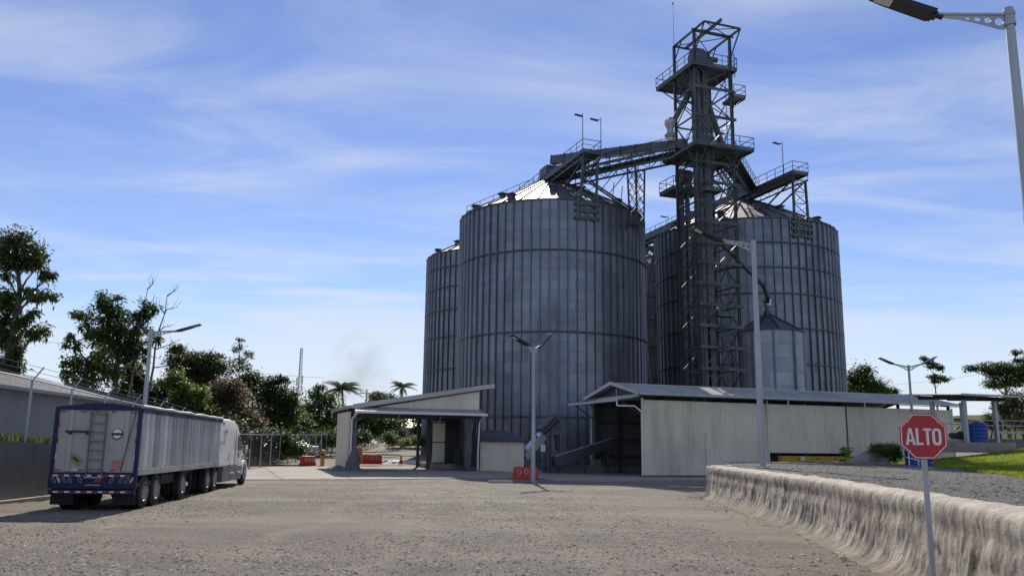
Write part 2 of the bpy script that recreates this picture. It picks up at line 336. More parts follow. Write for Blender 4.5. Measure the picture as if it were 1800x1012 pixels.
def railing(name, pts, m, parent, h=1.05, step=1.4, w=0.045, mid=True, toe=True):
    "handrail with posts, mid rail and toe board along a run of points"
    mb = MB()
    for a, b in zip(pts, pts[1:]):
        a, b = Vector(a), Vector(b); n = max(1, round((b - a).length / step)); Z = Vector((0, 0, 1))
        for i in range(n + 1): c = a.lerp(b, i / n); mb.bar(c, c + Z * h, w)
        mb.bar(a + Z * h, b + Z * h, w * 1.15)
        if mid: mb.bar(a + Z * h * .52, b + Z * h * .52, w * .8)
        if toe: mb.bar(a + Z * .06, b + Z * .06, 0.02, 0.14)
    return mb.build(name, m, parent, fix=False)
def ladder(name, p, q, m, parent, width=0.42, side=(1, 0, 0), cage=None, rung=0.32):
    mb = MB(); p, q = Vector(p), Vector(q); s = Vector(side).normalized() * width / 2
    mb.bar(p - s, q - s, 0.05); mb.bar(p + s, q + s, 0.05)
    n = int((q - p).length / rung)
    for i in range(1, n): c = p.lerp(q, i / n); mb.bar(c - s, c + s, 0.03)
    if cage is not None:
        c = Vector(cage); k = int((q - p).length / 0.9)
        for i in range(2, k + 1):
            b = p.lerp(q, i / k); pts = [b - s, b - s * 1.2 + c * .55, b + c, b + s * 1.2 + c * .55, b + s]
            for a, d in zip(pts, pts[1:]): mb.bar(a, d, 0.03)
        for off in (s * -1.2 + c * .55, c, s * 1.2 + c * .55): mb.bar(p.lerp(q, 2 / k) + off, q + off, 0.03)
    return mb.build(name, m, parent, fix=False)
def xbrace(p00, p10, p01, p11, w, m, parent, name='brace'):
    beam(name, p00, p11, w, m, parent); beam(name, p10, p01, w, m, parent)
YA = R(20); YO = Vector((9.2, 60.3, 0)); YU = Vector((math.cos(YA), math.sin(YA), 0)); YV = Vector((-math.sin(YA), math.cos(YA), 0))
def yard(a, b, z=0.0): return YO + YU * a + YV * b + Vector((0, 0, z))   # grid of the plant: a along the long shed, b behind it

# ------------------------------------------------------------------ the ground
HB = [(0, 0), (50, 0), (55, .2), (81, .6), (101, .9), (130, 1.7), (200, 2.5), (3000, 4)]
def gh(x, y):
    k = max(1 - sstep(-3, 4, x), sstep(120, 160, y))
    return interp(y, HB) * k + ((0.05 * noise.noise((x * .18, y * .18, 0)) + .035 * noise.noise((x * .8, y * .8, 3)) + .022 * noise.noise((x * 2.3, y * 2.3, 6))) * sstep(47, 42, y))
def sheet(name, xs, ys, zf, m, parent=None, xf=None, smooth=True):
    nx = len(xs); vs = []
    for y in ys:
        for x in xs:
            X = xf(x, y) if xf else x
            vs.append((X, y, zf(X, y)))
    fs = [(j * nx + i, j * nx + i + 1, (j + 1) * nx + i + 1, (j + 1) * nx + i) for j in range(len(ys) - 1) for i in range(nx - 1)]
    return MB().add(vs, fs).build(name, m, parent, smooth=smooth, fix=False)
gx = [-2500, -900, -300, -120, -70] + [-45 + i * 1.5 for i in range(20)] + [-15.5 + i * .17 for i in range(136)] + [9 + i * 1.5 for i in range(25)] + [70, 120, 300, 900, 2500]
gy = [-400, -60, -15, 0, 3, 6] + [8 + i * .17 for i in range(130)] + [30.5 + i * .4 for i in range(40)] + [47 + i * 1.5 for i in range(62)] + [150, 165, 200, 300, 600, 1400, 3000]
structure(sheet('ground', gx, gy, gh, 'gravel'))
# loose stones on the yard
def pebbles(name, n, place, m, smin, smax, seed):
    rnd = random.Random(seed); mb = MB()
    base = [(1, 0, 0), (-.6, .8, 0), (-.5, -.9, 0), (.15, .1, .8), (.4, .9, .2)]
    fs = [(0, 4, 3), (4, 1, 3), (1, 2, 3), (2, 0, 3)]
    for _ in range(n):
        p = place(rnd)
        if p is None: continue
        x, y, z = p; s = smin + (smax - smin) * rnd.random() ** 4; a = rnd.random() * 6.28; c, d = math.cos(a) * s, math.sin(a) * s; e = .55 + .6 * rnd.random()
        mb.add([(x + u * c - w * d * e, y + u * d + w * c * e, z - .01 * s + t * s * (.3 + .2 * e)) for u, w, t in base], fs)
    return stuff(mb.build(name, m, fix=False))
WALLP = [(5.05, 4), (5.25, 7), (5.65, 9.64), (6.25, 13.05), (7.25, 20.2), (8.0, 30), (8.35, 37.0)]
def wallx(y): return interp(y, [(b, a) for a, b in WALLP])
def yard_place(r):
    y = 9.5 + 40 * r.random() ** 2.1; x = (r.random() * 2 - 1) * (y * .63 + 2)
    if x > wallx(y) - .5 or x < -15.3: return None
    if noise.noise((x * .25, y * .12, 5)) < -0.28 + .3 * r.random(): return None
    return x, y, gh(x, y)
tag(pebbles('gravel_stone', 150000, yard_place, 'pebble', .010, .055, 3), 'loose pale gravel stones strewn over the open yard', 'gravel')

# concrete apron in front of and under the weigh shelter
apron = structure(obj('concrete_apron', None, None, YO, YA))
for i in range(9):
    for j in range(4):
        a0, b0 = -28.45 + i * 3.85, -4.1 + j * 3.8
        cs = []
        for a, b in ((a0 + .02, b0 + .02), (a0 + 3.83, b0 + .02), (a0 + 3.83, b0 + 3.78), (a0 + .02, b0 + 3.78)):
            p = yard(a, b); cs.append((a, b, gh(p.x, p.y) + .035))
        MB().add([(a, b, z - .25) for a, b, z in cs] + cs, [(3, 2, 1, 0), (4, 5, 6, 7), (0, 1, 5, 4), (1, 2, 6, 5), (2, 3, 7, 6), (3, 0, 4, 7)]).build('slab', 'concrete', apron)
for i in range(5):
    a0, b0 = -9.2 + i * 3.85, -6.6
    cs = [(a, b, gh(*yard(a, b)[:2]) + .035) for a, b in ((a0 + .02, b0 + .02), (a0 + 3.83, b0 + .02), (a0 + 3.83, b0 + 2.48), (a0 + .02, b0 + 2.48))]
    MB().add([(a, b, z - .25) for a, b, z in cs] + cs, [(3, 2, 1, 0), (4, 5, 6, 7), (0, 1, 5, 4), (1, 2, 6, 5), (2, 3, 7, 6), (3, 0, 4, 7)]).build('slab', 'concrete', apron)
kerb = structure(obj('kerb', None, None, YO, YA))
for i in range(9):
    z = gh(*yard(-7.6 + i * 2, -6.8)[:2]); MB().box((-7.6 + i * 2, -6.78, z + .03), (1.97, .26, .18)).build('kerb_stone', 'kerb', kerb, bevel=.02)

# raised gravel terrace behind the rendered retaining wall
TE = [(4, 5.5), (38, 8.9), (38.8, 9.6), (46, 11.5), (55, 20), (58, 24), (64, 40), (70, 60), (74, 62)]
def tz(x, y): return 1.08 + .1 * sstep(.3, 4, x - wallx(y)) + .05 * noise.noise((x * .3, y * .3, 2)) + .10 * sstep(20, 44, y)
def tx0(y): return wallx(y) + .42 if y < 38 else interp(y, TE)
ty = [3 + i * .9 for i in range(79)]
tcols = [(i / 30) ** 1.8 for i in range(31)]
structure(sheet('gravel_terrace', tcols, ty, tz, 'gravel_grey', xf=lambda t, y: tx0(y) + t * (110 - tx0(y))))
mb = MB(); ey = [y for y in ty if y > 38]
mb.add([(tx0(y), y, tz(tx0(y), y)) for y in ey] + [(tx0(y) - .25, y, -.1) for y in ey], [(i, i + 1, len(ey) + i + 1, len(ey) + i) for i in range(len(ey) - 1)])
structure(mb.build('terrace_bank', 'earth', fix=False))
def terr_place(r):
    y = 8 + 44 * r.random() ** 1.5; x = tx0(y) + .1 + r.random() ** 1.3 * min(14, max(0.5, .62 * y - tx0(y) + 1))
    return x, y, tz(x, y)
tag(pebbles('terrace_stone', 14000, terr_place, 'dark_pebble', .015, .07, 4), 'loose dark grey stones on the raised gravel terrace', 'gravel')

# lawn rising from the terrace to the pump shelter
def lawn_x(y): return interp(y, [(3, 9.5), (20, 13.6), (26.6, 15.7), (40, 19.8), (52, 22.6), (58, 26), (64, 30)]) + .5 * noise.noise((0, y * .35, 9)) + .25 * noise.noise((0, y * 1.3, 4))
def lawn_z(x, y): return tz(x, y) + .006 + 1.42 * sstep(-.5, 15, x - lawn_x(y)) * (.75 + .25 * sstep(15, 40, y)) + .05 * noise.noise((x * .5, y * .5, 8)) * sstep(0, 2, x - lawn_x(y))
lw = [(i / 40) ** 1.6 for i in range(41)]
structure(sheet('lawn', lw, [5 + i * .8 for i in range(74)], lawn_z, 'grass_ground', xf=lambda t, y: lawn_x(y) + t * 95))
def blades(name, n, place, m, h0, h1, seed, label):
    r = random.Random(seed); mb = MB()
    for _ in range(n):
        p = place(r)
        if p is None: continue
        x, y, z = p; a = r.random() * 6.28; h = h0 + (h1 - h0) * r.random(); w = h * .16; lx, ly = (r.random() - .5) * h * .9, (r.random() - .5) * h * .9
        mb.add([(x - math.cos(a) * w, y - math.sin(a) * w, z - .02), (x + math.cos(a) * w, y + math.sin(a) * w, z - .02), (x + lx, y + ly, z + h)], [(0, 1, 2)])
    return tag(stuff(mb.build(name, m, fix=False)), label, 'grass')
def lawn_place(r):
    y = 20 + 36 * r.random(); x = lawn_x(y) - .25 + 18 * r.random() ** 1.6
    if x > .64 * y + 1.5: return None
    return x, y, lawn_z(max(x, lawn_x(y)), y)
blades('grass', 90000, lawn_place, 'grass_blade', .035, .12, 5, 'bright green mown grass on the bank below the pump shelter')
def weed_place(r):
    y = 14 + 40 * r.random(); x = tx0(y) + .3 + r.random() * (lawn_x(y) - tx0(y)); 
    if noise.noise((x * .55, y * .55, 3)) < .12 or x > .64 * y: return None
    return x, y, tz(x, y)
blades('weeds', 2600, weed_place, 'leaf_mid', .02, .07, 6, 'sparse low weeds growing through the terrace gravel')

# rendered, dirt-streaked retaining wall
def make_wall():
    path = []; 
    for i in range(901): y = 4 + i * (37.0 - 4) / 900; path.append((wallx(y), y))
    path += [(8.42, 37.25), (8.56, 37.5), (8.78, 37.7), (9.1, 37.85), (9.5, 37.9)]
    prof = [(-.62, -.12), (-.56, 0), (-.46, .02), (-.35, .06), (-.27, .12), (-.21, .2), (-.165, .3), (-.135, .4), (-.11, .5), (-.095, .6), (-.085, .7), (-.06, .8), (-.045, .88), (-.05, .96), (-.06, 1.04), (-.055, 1.12), (-.02, 1.195), (.06, 1.245), (.19, 1.255), (.3, 1.262), (.42, 1.255), (.5, 1.235), (.56, 1.19), (.58, 1.0), (.58, .6)]
    prof = [q for a, b in zip(prof, prof[1:]) for q in (a, ((a[0] + b[0]) / 2, (a[1] + b[1]) / 2))] + [prof[-1]]
    n = len(path); k = len(prof); vs = []; arc = 0
    for i, (x, y) in enumerate(path):
        a = path[max(0, i - 1)]; b = path[min(n - 1, i + 1)]; t = Vector((b[0] - a[0], b[1] - a[1])).normalized(); nr = Vector((-t.y, t.x))
        if i: arc += math.hypot(x - path[i - 1][0], y - path[i - 1][1])
        dr = .3 + .7 * sstep(37.4, 34.5, y)
        for j, (o, z) in enumerate(prof):
            f = sstep(1.1, .5, z); g = 1.0
            d = .022 * noise.noise((arc * 2.1, z * .8, 1)) + .017 * noise.noise((arc * 7, z * 1.2, 4)) + .012 * noise.noise((arc * 11, z * 5, 7)) + .022 * noise.noise((arc * 2.6, z * 2.2, 12)) + .012 * noise.noise((arc * 5.5, z * 5, 15)) + .008 * noise.noise((arc * 14, z * 14 + o * 9, 21))
            o2 = o * (dr if o < 0 else 1)
            if o < 0: o2 *= 1 + .4 * noise.noise((arc * .55, 0, 3)) * f + .2 * noise.noise((arc * 2.2, 0, 6)) * f
            q = nr * (-o2 + d * (.35 + f)); zz = z + (.035 * noise.noise((arc * .9, o * 3, 5)) + .025 * noise.noise((arc * 4, o * 5, 6)) + .012 * noise.noise((arc * 12, o * 11, 9))) * sstep(.2, 1, z)
            vs.append((x + q.x, y + q.y, zz))
    fs = [(i * k + j, i * k + j + 1, (i + 1) * k + j + 1, (i + 1) * k + j) for i in range(n - 1) for j in range(k - 1)]
    return tag(MB().add(vs, fs).build('retaining_wall', 'render_wall', smooth=True, fix=True), 'low dirt-streaked rendered retaining wall with rounded top beside the gravel yard', 'wall')
make_wall()
def scree(r):
    y = 9 + 28 * r.random(); return wallx(y) - .35 - abs(r.gauss(0, .45)), y, gh(wallx(y), y)
tag(pebbles('wall_scree', 1600, scree, 'pebble', .02, .085, 11), 'small stones gathered along the foot of the rendered wall', 'gravel')

# land beyond: bank on the left behind the fence, grassy hill on the right
def fence_x(y): return interp(y, [(10, -15.3), (27, -15.75), (55, -17.0), (81, -18.0), (130, -19.6)])
def bank_z(y): return interp(y, [(10, 2.1), (29, 1.88), (40, 1.3), (50, .45), (55, .22), (81, .62), (101, .92), (130, 1.75), (170, 2.2)])
structure(sheet('bank', [0, .02, .1, .3, .6, 1], [8 + i * 3 for i in range(55)], lambda x, y: bank_z(y) - .04 + .9 * sstep(0, 40, fence_x(y) - x) + .1 * noise.noise((x * .2, y * .2, 1)), 'earth', xf=lambda t, y: fence_x(y) - .08 - t * 70))
structure(sheet('hill', [40 + i * 8 for i in range(40)], [105 + i * 6 for i in range(50)], lambda x, y: 11.5 * sstep(112, 178, y) * sstep(70, 125, x) * (1 + .0012 * (x - 90)) + 1.1 * noise.noise((x * .03, y * .03, 0)) + .4 * noise.noise((x * .15, y * .15, 0)), 'hill_grass'))

# ------------------------------------------------------------------ grain silos
EAVE = 24.6
def roof_mesh(Rr, rise, n, m='roof_steel'):
    a = math.pi / n; r1 = .09 * Rr; t = .012; mb = MB()
    def P(r, ang, dz=0): return (r * math.cos(ang), r * math.sin(ang), rise * (Rr + .18 - r) / (Rr + .18 - r1) + dz)
    mb.add([P(Rr + .18, -a + t / Rr), P(Rr + .18, a - t / Rr), P(r1, a - t), P(r1, -a + t), P(Rr + .18, -a, -.06), P(Rr + .18, a, -.06)], [(0, 1, 2, 3), (0, 4, 5, 1)])
    w = .045   # raised rib along one edge
    ang = a; c, s = math.cos(ang), math.sin(ang)
    q = [Vector(P(Rr + .2, ang)), Vector(P(r1, ang))]; tn = Vector((-s, c, 0)) * w
    mb.add([q[0] - tn, q[0] + tn, q[1] - tn * .7, q[1] + tn * .7] + [v + Vector((0, 0, .11)) for v in (q[0] - tn, q[0] + tn, q[1] - tn * .7, q[1] + tn * .7)], [(4, 5, 7, 6), (0, 4, 6, 2), (1, 3, 7, 5), (0, 1, 5, 4)])
    rb = MB().add(mb.v[6:], [tuple(i - 6 for i in f) for f in mb.f[2:]]); mb.v = mb.v[:6]; mb.f = mb.f[:2]
    return mb.mesh('roof_panel', m), rb.mesh('roof_rib', 'ring_steel')
def band(Rr, z, w, h, m, n=96):
    mb = MB(); k = 4
    prof = [(Rr, z - h / 2), (Rr + w, z - h / 2), (Rr + w, z + h / 2), (Rr, z + h / 2)]
    vs = [(r * math.cos(2 * math.pi * i / n), r * math.sin(2 * math.pi * i / n), zz) for i in range(n) for r, zz in prof]
    fs = [(i * 4 + j, i * 4 + (j + 1) % 4, ((i + 1) % n) * 4 + (j + 1) % 4, ((i + 1) % n) * 4 + j) for i in range(n) for j in range(4)]
    return mb.add(vs, fs).mesh('ring', m, fix=False)
def silo(label, c, Rr, eave, rise, ncol, nrow, nstiff, rings, zmin, vents=(), amin=-999, amax=999, group='large grain silos', name='grain_silo', sm_mat='galv', cap=1.0):
    root = thing(name, label, 'silo', (c[0], c[1], 0), 0, group)
    cv = math.atan2(-c[1], -c[0])                       # bearing of the camera side
    mb = MB(); n = 96
    mb.add([((Rr - .03) * math.cos(2 * math.pi * i / n), (Rr - .03) * math.sin(2 * math.pi * i / n), z) for z in (0, eave) for i in range(n)], [(i, (i + 1) % n, n + (i + 1) % n, n + i) for i in range(n)])
    mb.build('wall', 'galv_liner', root, smooth=True)
    da = 2 * math.pi / ncol; hh = eave / nrow; segs = 3
    def sheet_geo(a0, z0, rr):
        g = .006 / Rr; vs = []; 
        for z in (z0 + .018, z0 + hh - .014):
            for i in range(segs + 1):
                a = a0 + g + (da - 2 * g) * i / segs; vs.append((rr * math.cos(a), rr * math.sin(a), z))
        k = segs + 1; fs = [(i, i + 1, k + i + 1, k + i) for i in range(segs)]
        q = len(vs); vs += [(x * (rr - .02) / rr, y * (rr - .02) / rr, z) for x, y, z in vs[:]]
        fs += [(i + 1, i, q + i, q + i + 1) for i in range(segs)] + [(k + i, k + i + 1, q + k + i + 1, q + k + i) for i in range(segs)] + [(0, k, q + k, q), (k - 1, q + k - 1, q + 2 * k - 1, 2 * k - 1)]
        return vs, fs
    me = {}
    for s in (0, 1):
        vs, fs = sheet_geo(0, 0, Rr + .004 * s); me[s] = MB().add(vs, fs).mesh('wall_sheet', sm_mat, smooth=True, fix=False)
    cells = []
    for r in range(nrow):
        for q in range(ncol):
            a0 = da * (q + .5 * (r % 2)); am = a0 + da / 2; d = (am - cv + math.pi) % (2 * math.pi) - math.pi
            vis = math.cos(d) if (r * hh > zmin and amin < math.degrees(d) < amax) else -1
            cells.append((-vis, r, a0))
    cells.sort(); rest = MB()
    for i, (nv, r, a0) in enumerate(cells):
        if i < 300 and nv < -.04: o = obj('wall_sheet', me[r % 2], root, (0, 0, r * hh), a0)
        else:
            vs, fs = sheet_geo(a0, r * hh, Rr + .004 * (r % 2)); rest.add(vs, fs)
    stuff(rest.build('wall_sheets_far', sm_mat, root, smooth=True, fix=False))
    w, d = .085, .16
    sm = MB().prism([(Rr - .01, -w), (Rr + .03, -w), (Rr + d, -w * .55), (Rr + d, w * .55), (Rr + .03, w), (Rr - .01, w)], 0.02, eave - .05, 'z').mesh('stiffener', 'stiffener')
    for i in range(nstiff): obj('stiffener', sm, root, None, 2 * math.pi * (i + .25) / nstiff)
    for z in rings: obj('wind_ring', band(Rr + .08, z, .10, .13, 'ring_steel'), root)
    obj('eave_ring', band(Rr - .05, eave, .2, .10, 'ring_steel'), root)
    nr = ncol; rm, rbm = roof_mesh(Rr, rise, nr)
    for i in range(nr): obj('roof_panel', rm, root, (0, 0, eave + .02), 2 * math.pi * i / nr); obj('roof_rib', rbm, root, (0, 0, eave + .02), 2 * math.pi * i / nr)
    MB().lathe([(1.0 * cap, -.1), (1.0 * cap, .35 * cap), (.4 * cap, .6 * cap), (0, .62 * cap)], (0, 0, eave + rise), 20).build('roof_cap', 'ring_steel', root, smooth=True)
    obj('roof_ring', band(Rr * .52, eave + rise * .5, .06, .10, 'ring_steel'), root)
    for ang, f in vents:
        a = R(ang); r = Rr * f; z = eave + rise * (1 - f) 
        MB().box((0, 0, .28), (.5, .62, .5)).box((.06, 0, .55), (.72, .8, .12)).build('roof_vent', 'ring_steel', root, (r * math.cos(a), r * math.sin(a), z), a)
    return root
SA, SB, SC, SD = (4.06, 85.8), (25.5, 91.5), (-2.04, 105.4), (18.9, 115.5)
V8 = [(-92, .62), (-60, .55), (-140, .7), (-160, .88), (-40, .85), (-20, .9), (180, .8), (-120, .9)]
silo('huge galvanised steel grain silo nearest the lamp post with pale cone roof', SA, 9.4, EAVE, 4.7, 34, 26, 68, (4.6, 12.2, 19.8), 2.9, V8)
silo('big ribbed galvanised grain silo rising behind the lattice elevator tower', SB, 9.6, EAVE, 4.6, 34, 26, 68, (3, 6.4, 10.1, 13.6, 17.0, 19.6, 22.1), 5.5, V8)
silo('galvanised grain silo half hidden behind the left edge of the biggest silo', SC, 8.6, EAVE + .1, 4.4, 32, 26, 64, (3, 6.6, 10.75, 14.5, 17.65, 20.4, 22.8), 5.0, V8, -95, -15)
silo('galvanised grain silo glimpsed in the narrow gap between the two front silos', SD, 8.6, EAVE + .1, 4.4, 32, 26, 64, (6, 10.5, 14.5, 18, 21), 5.0, V8, -35, 35)
def small_bin():
    c, r, e = (23.5, 77.4), 3.03, 12.4
    root = silo('small galvanised hopper bin with conical roof standing behind the long cream shed', c, r, e, 1.7, 10, 10, 10, (), 4.5, [], group=None, name='hopper_bin', sm_mat='bin_galv', cap=.4)
    MB().tube((0, 0, e + 1.6), (0, 0, e + 2.1), .32, .32, 12).build('inlet_collar', 'ring_steel', root)
    for s in (-1, 1): MB().bar((s * .75, -.3, e + 1.1), (s * .75, -.3, e + 2.6), .06).build('roof_post', 'tower_steel', root)
    return root
small_bin()

# spiral stair on the flank of the right-hand silo
def spiral_stair():
    root = thing('spiral_stair', 'steel stair with open treads climbing the left flank of the right-hand silo', 'stair', (SB[0], SB[1], 0))
    cv = math.degrees(math.atan2(-SB[1], -SB[0])); n = 64; z0, z1 = 7.5, EAVE
    tread = MB().box((10.25, 0, 0), (.8, .26, .04)).mesh('tread', 'tower_steel')
    pts_o, pts_i = [], []
    for i in range(n):
        t = i / (n - 1); a = R(cv - 66 - 42 * t); z = z0 + (z1 - z0) * t
        obj('tread', tread, root, (0, 0, z), a); pts_o.append((10.66 * math.cos(a), 10.66 * math.sin(a), z)); pts_i.append((9.85 * math.cos(a), 9.85 * math.sin(a), z))
    for nm, pts in (('stringer', pts_o), ('stringer', pts_i)):
        mb = MB()
        for a, b in zip(pts, pts[1:]): mb.bar(a, b, .05, .22)
        mb.build(nm, 'tower_steel', root, fix=False)
    railing('handrail', pts_o[::3], 'tower_steel', root, 1.05, 1.2)
spiral_stair()

# ------------------------------------------------------------------ bucket elevator tower (local x along the shed, local y away from it)
TS = 'tower_steel'
def deck(name, x0, x1, y0, y1, z, parent, m=TS, joists=True):
    mb = MB(); n = int((y1 - y0) / .2)          # open bar grating
    for i in range(n): mb.box(((x0 + x1) / 2, y0 + (i + .5) * (y1 - y0) / n, z - .03), (x1 - x0 - .02, .11, .05))
    for x in (x0 + .01, x1 - .01): mb.bar((x, y0, z - .03), (x, y1, z - .03), .02, .05)
    mb.build(name, m, parent, fix=False)
    mb = MB()
    for x in (x0 + .04, x1 - .04): mb.bar((x, y0, z - .16), (x, y1, z - .16), .07, .2)
    for y in (y0 + .04, y1 - .04): mb.bar((x0 + .08, y, z - .16), (x1 - .08, y, z - .16), .07, .2)
    if joists:
        n = max(1, int((y1 - y0) / 1.0))
        for i in range(1, n): mb.bar((x0 + .09, y0 + (y1 - y0) * i / n, z - .13), (x1 - .09, y0 + (y1 - y0) * i / n, z - .13), .06, .14)
    mb.build('deck_frame', m, parent, fix=False)
def tower():
    o = yard(10.9, 9.0); root = thing('elevator_tower', 'tall dark lattice steel bucket elevator tower between the silos', 'tower', o, YA)
    W, D, T = 3.8, 3.5, 39.65
    legs = [(0, 0), (W, 0), (W, D), (0, D)]
    for x, y in legs:
        mb = MB().bar((x - .1, y, 0), (x - .1, y, T), .03, .2).bar((x + .1, y, 0), (x + .1, y, T), .03, .2).bar((x, y, 0), (x, y, T), .18, .03)
        mb.build('leg', TS, root)
    lev = [1.3, 3.15, 5.0, 6.85, 8.7, 10.55, 12.4, 14.25, 16.1, 17.95, 19.8, 21.65, 23.5, 25.3, 27.1, 28.3, 31.5, 34.2, 36.3, T]
    for i, z in enumerate(lev):
        big = .26 if i < 18 else .18
        beam('girt', (-.3, -.12, z), (W + .35, -.12, z), .08, TS, root, big)
        beam('girt', (.1, D, z), (W - .1, D, z), .1, TS, root, .14)
        for x in (0, W): beam('girt', (x, .1, z), (x, D - .1, z), .09, TS, root, .14)
    bl = [1.3, 5.0, 8.7, 12.4, 16.1, 19.8, 23.5, 27.1, 31.5, 34.2, 36.3]
    for i, (z0, z1) in enumerate(zip(bl, bl[1:])):
        for (x0, y0), (x1, y1) in ((legs[0], legs[1]), (legs[1], legs[2]), (legs[3], legs[2]), (legs[0], legs[3])):
            off = .05 if y0 == 0 and y1 == 0 else 0
            xbrace((x0, y0 + off, z0), (x1, y1 + off, z0), (x0, y0 + off, z1), (x1, y1 + off, z1), .075, TS, root)
    # roof frame cantilevered toward the yard, with its hoist beam
    f = -1.75
    for x in (0, W): beam('roof_beam', (x, f, T), (x, D, T), .14, TS, root, .18); beam('roof_strut', (x, 0, T - 2.2), (x, f, T), .1, TS, root)
    for y in (f, 0.08, D): beam('roof_beam', (0.08, y, T), (W - .08, y, T), .13, TS, root, .16)
    for a, b in (((0, f), (W, .08)), ((W, f), (0, .08)), ((0, .1), (W, D)), ((W, .1), (0, D))): beam('roof_brace', (a[0], a[1], T + .02), (b[0], b[1], T + .02), .06, TS, root)
    beam('hoist_beam', (W * .38, f - .5, T + .18), (W * .38, D + .3, T + .18), .16, TS, root, .28)
    for x in (0, W): beam('roof_strut', (x, D, T - 1.6), (x, D - 1.4, T), .08, TS, root)
    # bucket elevator trunks and head
    for x, m in ((.62, 'casing'), (1.42, 'casing')):
        mb = MB().box((x, .95, 18.4), (.56, .72, 36.8))
        for k in range(15): mb.box((x, .95, 1.2 + k * 2.45), (.66, .82, .07))
        mb.build('elevator_trunk', m, root)
    mb = MB().prism([(.3, 36.6), (1.9, 36.6), (1.9, 37.9), (1.5, 38.5), (.9, 38.5), (.3, 37.9)], .45, 1.6, 'x'); hd = mb.build('elevator_head', 'casing', root, bevel=.04)
    # prism runs along x with (y, z) profile
    MB().box((2.15, 1.1, 37.3), (.9, .5, .5)).tube((2.3, 1.1, 37.7), (3.1, 1.1, 37.7), .24, .24, 12).build('head_drive', 'casing', root)
    # decks
    deck('platform', -.5, 4.2, -.45, 6.15, 36.35, root); railing('railing', [(4.2, -.45, 36.35), (-.5, -.45, 36.35), (-.5, 6.15, 36.35), (4.2, 6.15, 36.35), (4.2, -.45, 36.35)], TS, root)
    for x in (0, W): beam('platform_strut', (x, D, 34.2), (x, 6.0, 36.15), .09, TS, root)
    for y in (.4, 1.6, 2.6): beam('platform_strut', (0, y, 35.0), (-.45, y, 36.15), .05, TS, root)
    deck('platform', 3.95, 5.2, -.2, 1.7, 33.9, root); railing('railing', [(3.95, -.2, 33.9), (5.2, -.2, 33.9), (5.2, 1.7, 33.9)], TS, root); beam('platform_strut', (3.8, 0, 32.6), (5.1, 0, 33.8), .08, TS, root)
    deck('platform', -.9, 5.1, -1.3, 4.6, 28.45, root); railing('railing', [(-.9, .2, 28.45), (-.9, -1.3, 28.45), (5.1, -1.3, 28.45), (5.1, 2.0, 28.45)], TS, root); railing('railing', [(-.9, 4.6, 28.45), (5.1, 4.6, 28.45)], TS, root)
    for x in (.2, 3.6): beam('platform_strut', (x, 0, 26.6), (x, -1.2, 28.25), .1, TS, root)
    for x0, x1 in ((0, -.85), (W, 5.05)): beam('platform_strut', (x0, .3, 26.6), (x1, .3, 28.25), .1, TS, root)
    deck('platform', 0.0, 1.7, -1.15, -.2, 24.4, root, joists=False); railing('railing', [(0, -.2, 24.4), (0, -1.15, 24.4), (1.7, -1.15, 24.4), (1.7, -.2, 24.4)], TS, root)
    deck('platform', 1.0, 2.6, -1.05, -.2, 13.4, root, joists=False); railing('railing', [(1.0, -1.05, 13.4), (2.6, -1.05, 13.4), (2.6, -.2, 13.4)], TS, root)
    deck('platform', -.1, 3.0, 4.0, 6.6, 25.9, root); railing('railing', [(3.0, 4.0, 25.9), (-.1, 4.0, 25.9), (-.1, 6.6, 25.9), (3.0, 6.6, 25.9)], TS, root)
    # second, lower elevator leg behind the left side
    for x in (1.35, 1.95): MB().box((x, 5.0, 13.4), (.3, .4, 26.8)).build('elevator_trunk', 'casing', root)
    MB().lathe([(0, -.55), (.75, -.55), (.75, .55), (0, .55)], (1.65, 5.0, 27.3), 18, 'x').build('elevator_head', 'casing', root, smooth=True)
    # ladders up the front
    ladder('ladder', (.55, -.45, 13.0), (.55, -.45, 24.4), TS, root, side=(1, 0, 0), cage=(0, -.6, 0))
    ladder('ladder', (.95, -.45, 24.4), (.95, -.45, 31), TS, root, side=(1, 0, 0), cage=(0, -.6, 0))
    ladder('ladder', (3.2, -.3, 28.5), (3.2, -.3, 36.3), TS, root, side=(1, 0, 0)); ladder('ladder', (4.05, .5, 33.9), (4.05, .5, 38.2), TS, root, side=(0, 1, 0), cage=(.6, 0, 0))
    ladder('ladder', (1.9, -.3, 2), (1.9, -.3, 13.4), TS, root, side=(1, 0, 0), cage=(0, -.6, 0))
    # switchback stair inside the right bay
    for i in range(5):
        z0 = 1.3 + i * 1.85; a, b = ((2.2, 3.6) if i % 2 else (3.6, 2.2)); y = 3.1
        mb = MB(); mb.bar((a, y - .35, z0), (b, y - .35, z0 + 1.85), .05, .18).bar((a, y + .35, z0), (b, y + .35, z0 + 1.85), .05, .18)
        for k in range(1, 9): t = k / 9; mb.box((a + (b - a) * t, y, z0 + 1.85 * t), (.2, .66, .03))
        mb.build('stair_flight', TS, root, fix=False)
    # spouts
    def pipe(name, pts, r, m='casing'):
        mb = MB()
        for a, b in zip(pts, pts[1:]):
            mb.tube(a, b, r, r, 12)
            d = (Vector(b) - Vector(a)).normalized(); mb.tube(Vector(a), Vector(a) + d * .1, r * 1.22, r * 1.22, 12); mb.tube(Vector(b) - d * .1, Vector(b), r * 1.22, r * 1.22, 12)
        return mb.build(name, m, root, smooth=True)
    pipe('spout', [(.7, 1.4, 36.2), (.55, 1.6, 34.6), (-1.55, 1.7, 30.9)], .27)
    MB().lathe([(.30, .5), (.52, .25), (.52, -.1), (.30, -.55), (.34, -.9), (.55, -1.15), (.36, -1.4), (.36, -1.75)], (-1.7, 1.7, 31.0), 8).build('spout_hopper', 'pole_galv', root)
    pipe('spout', [(1.7, 1.3, 35.0), (2.3, 1.6, 33.4), (4.9, 2.6, 28.7)], .3)
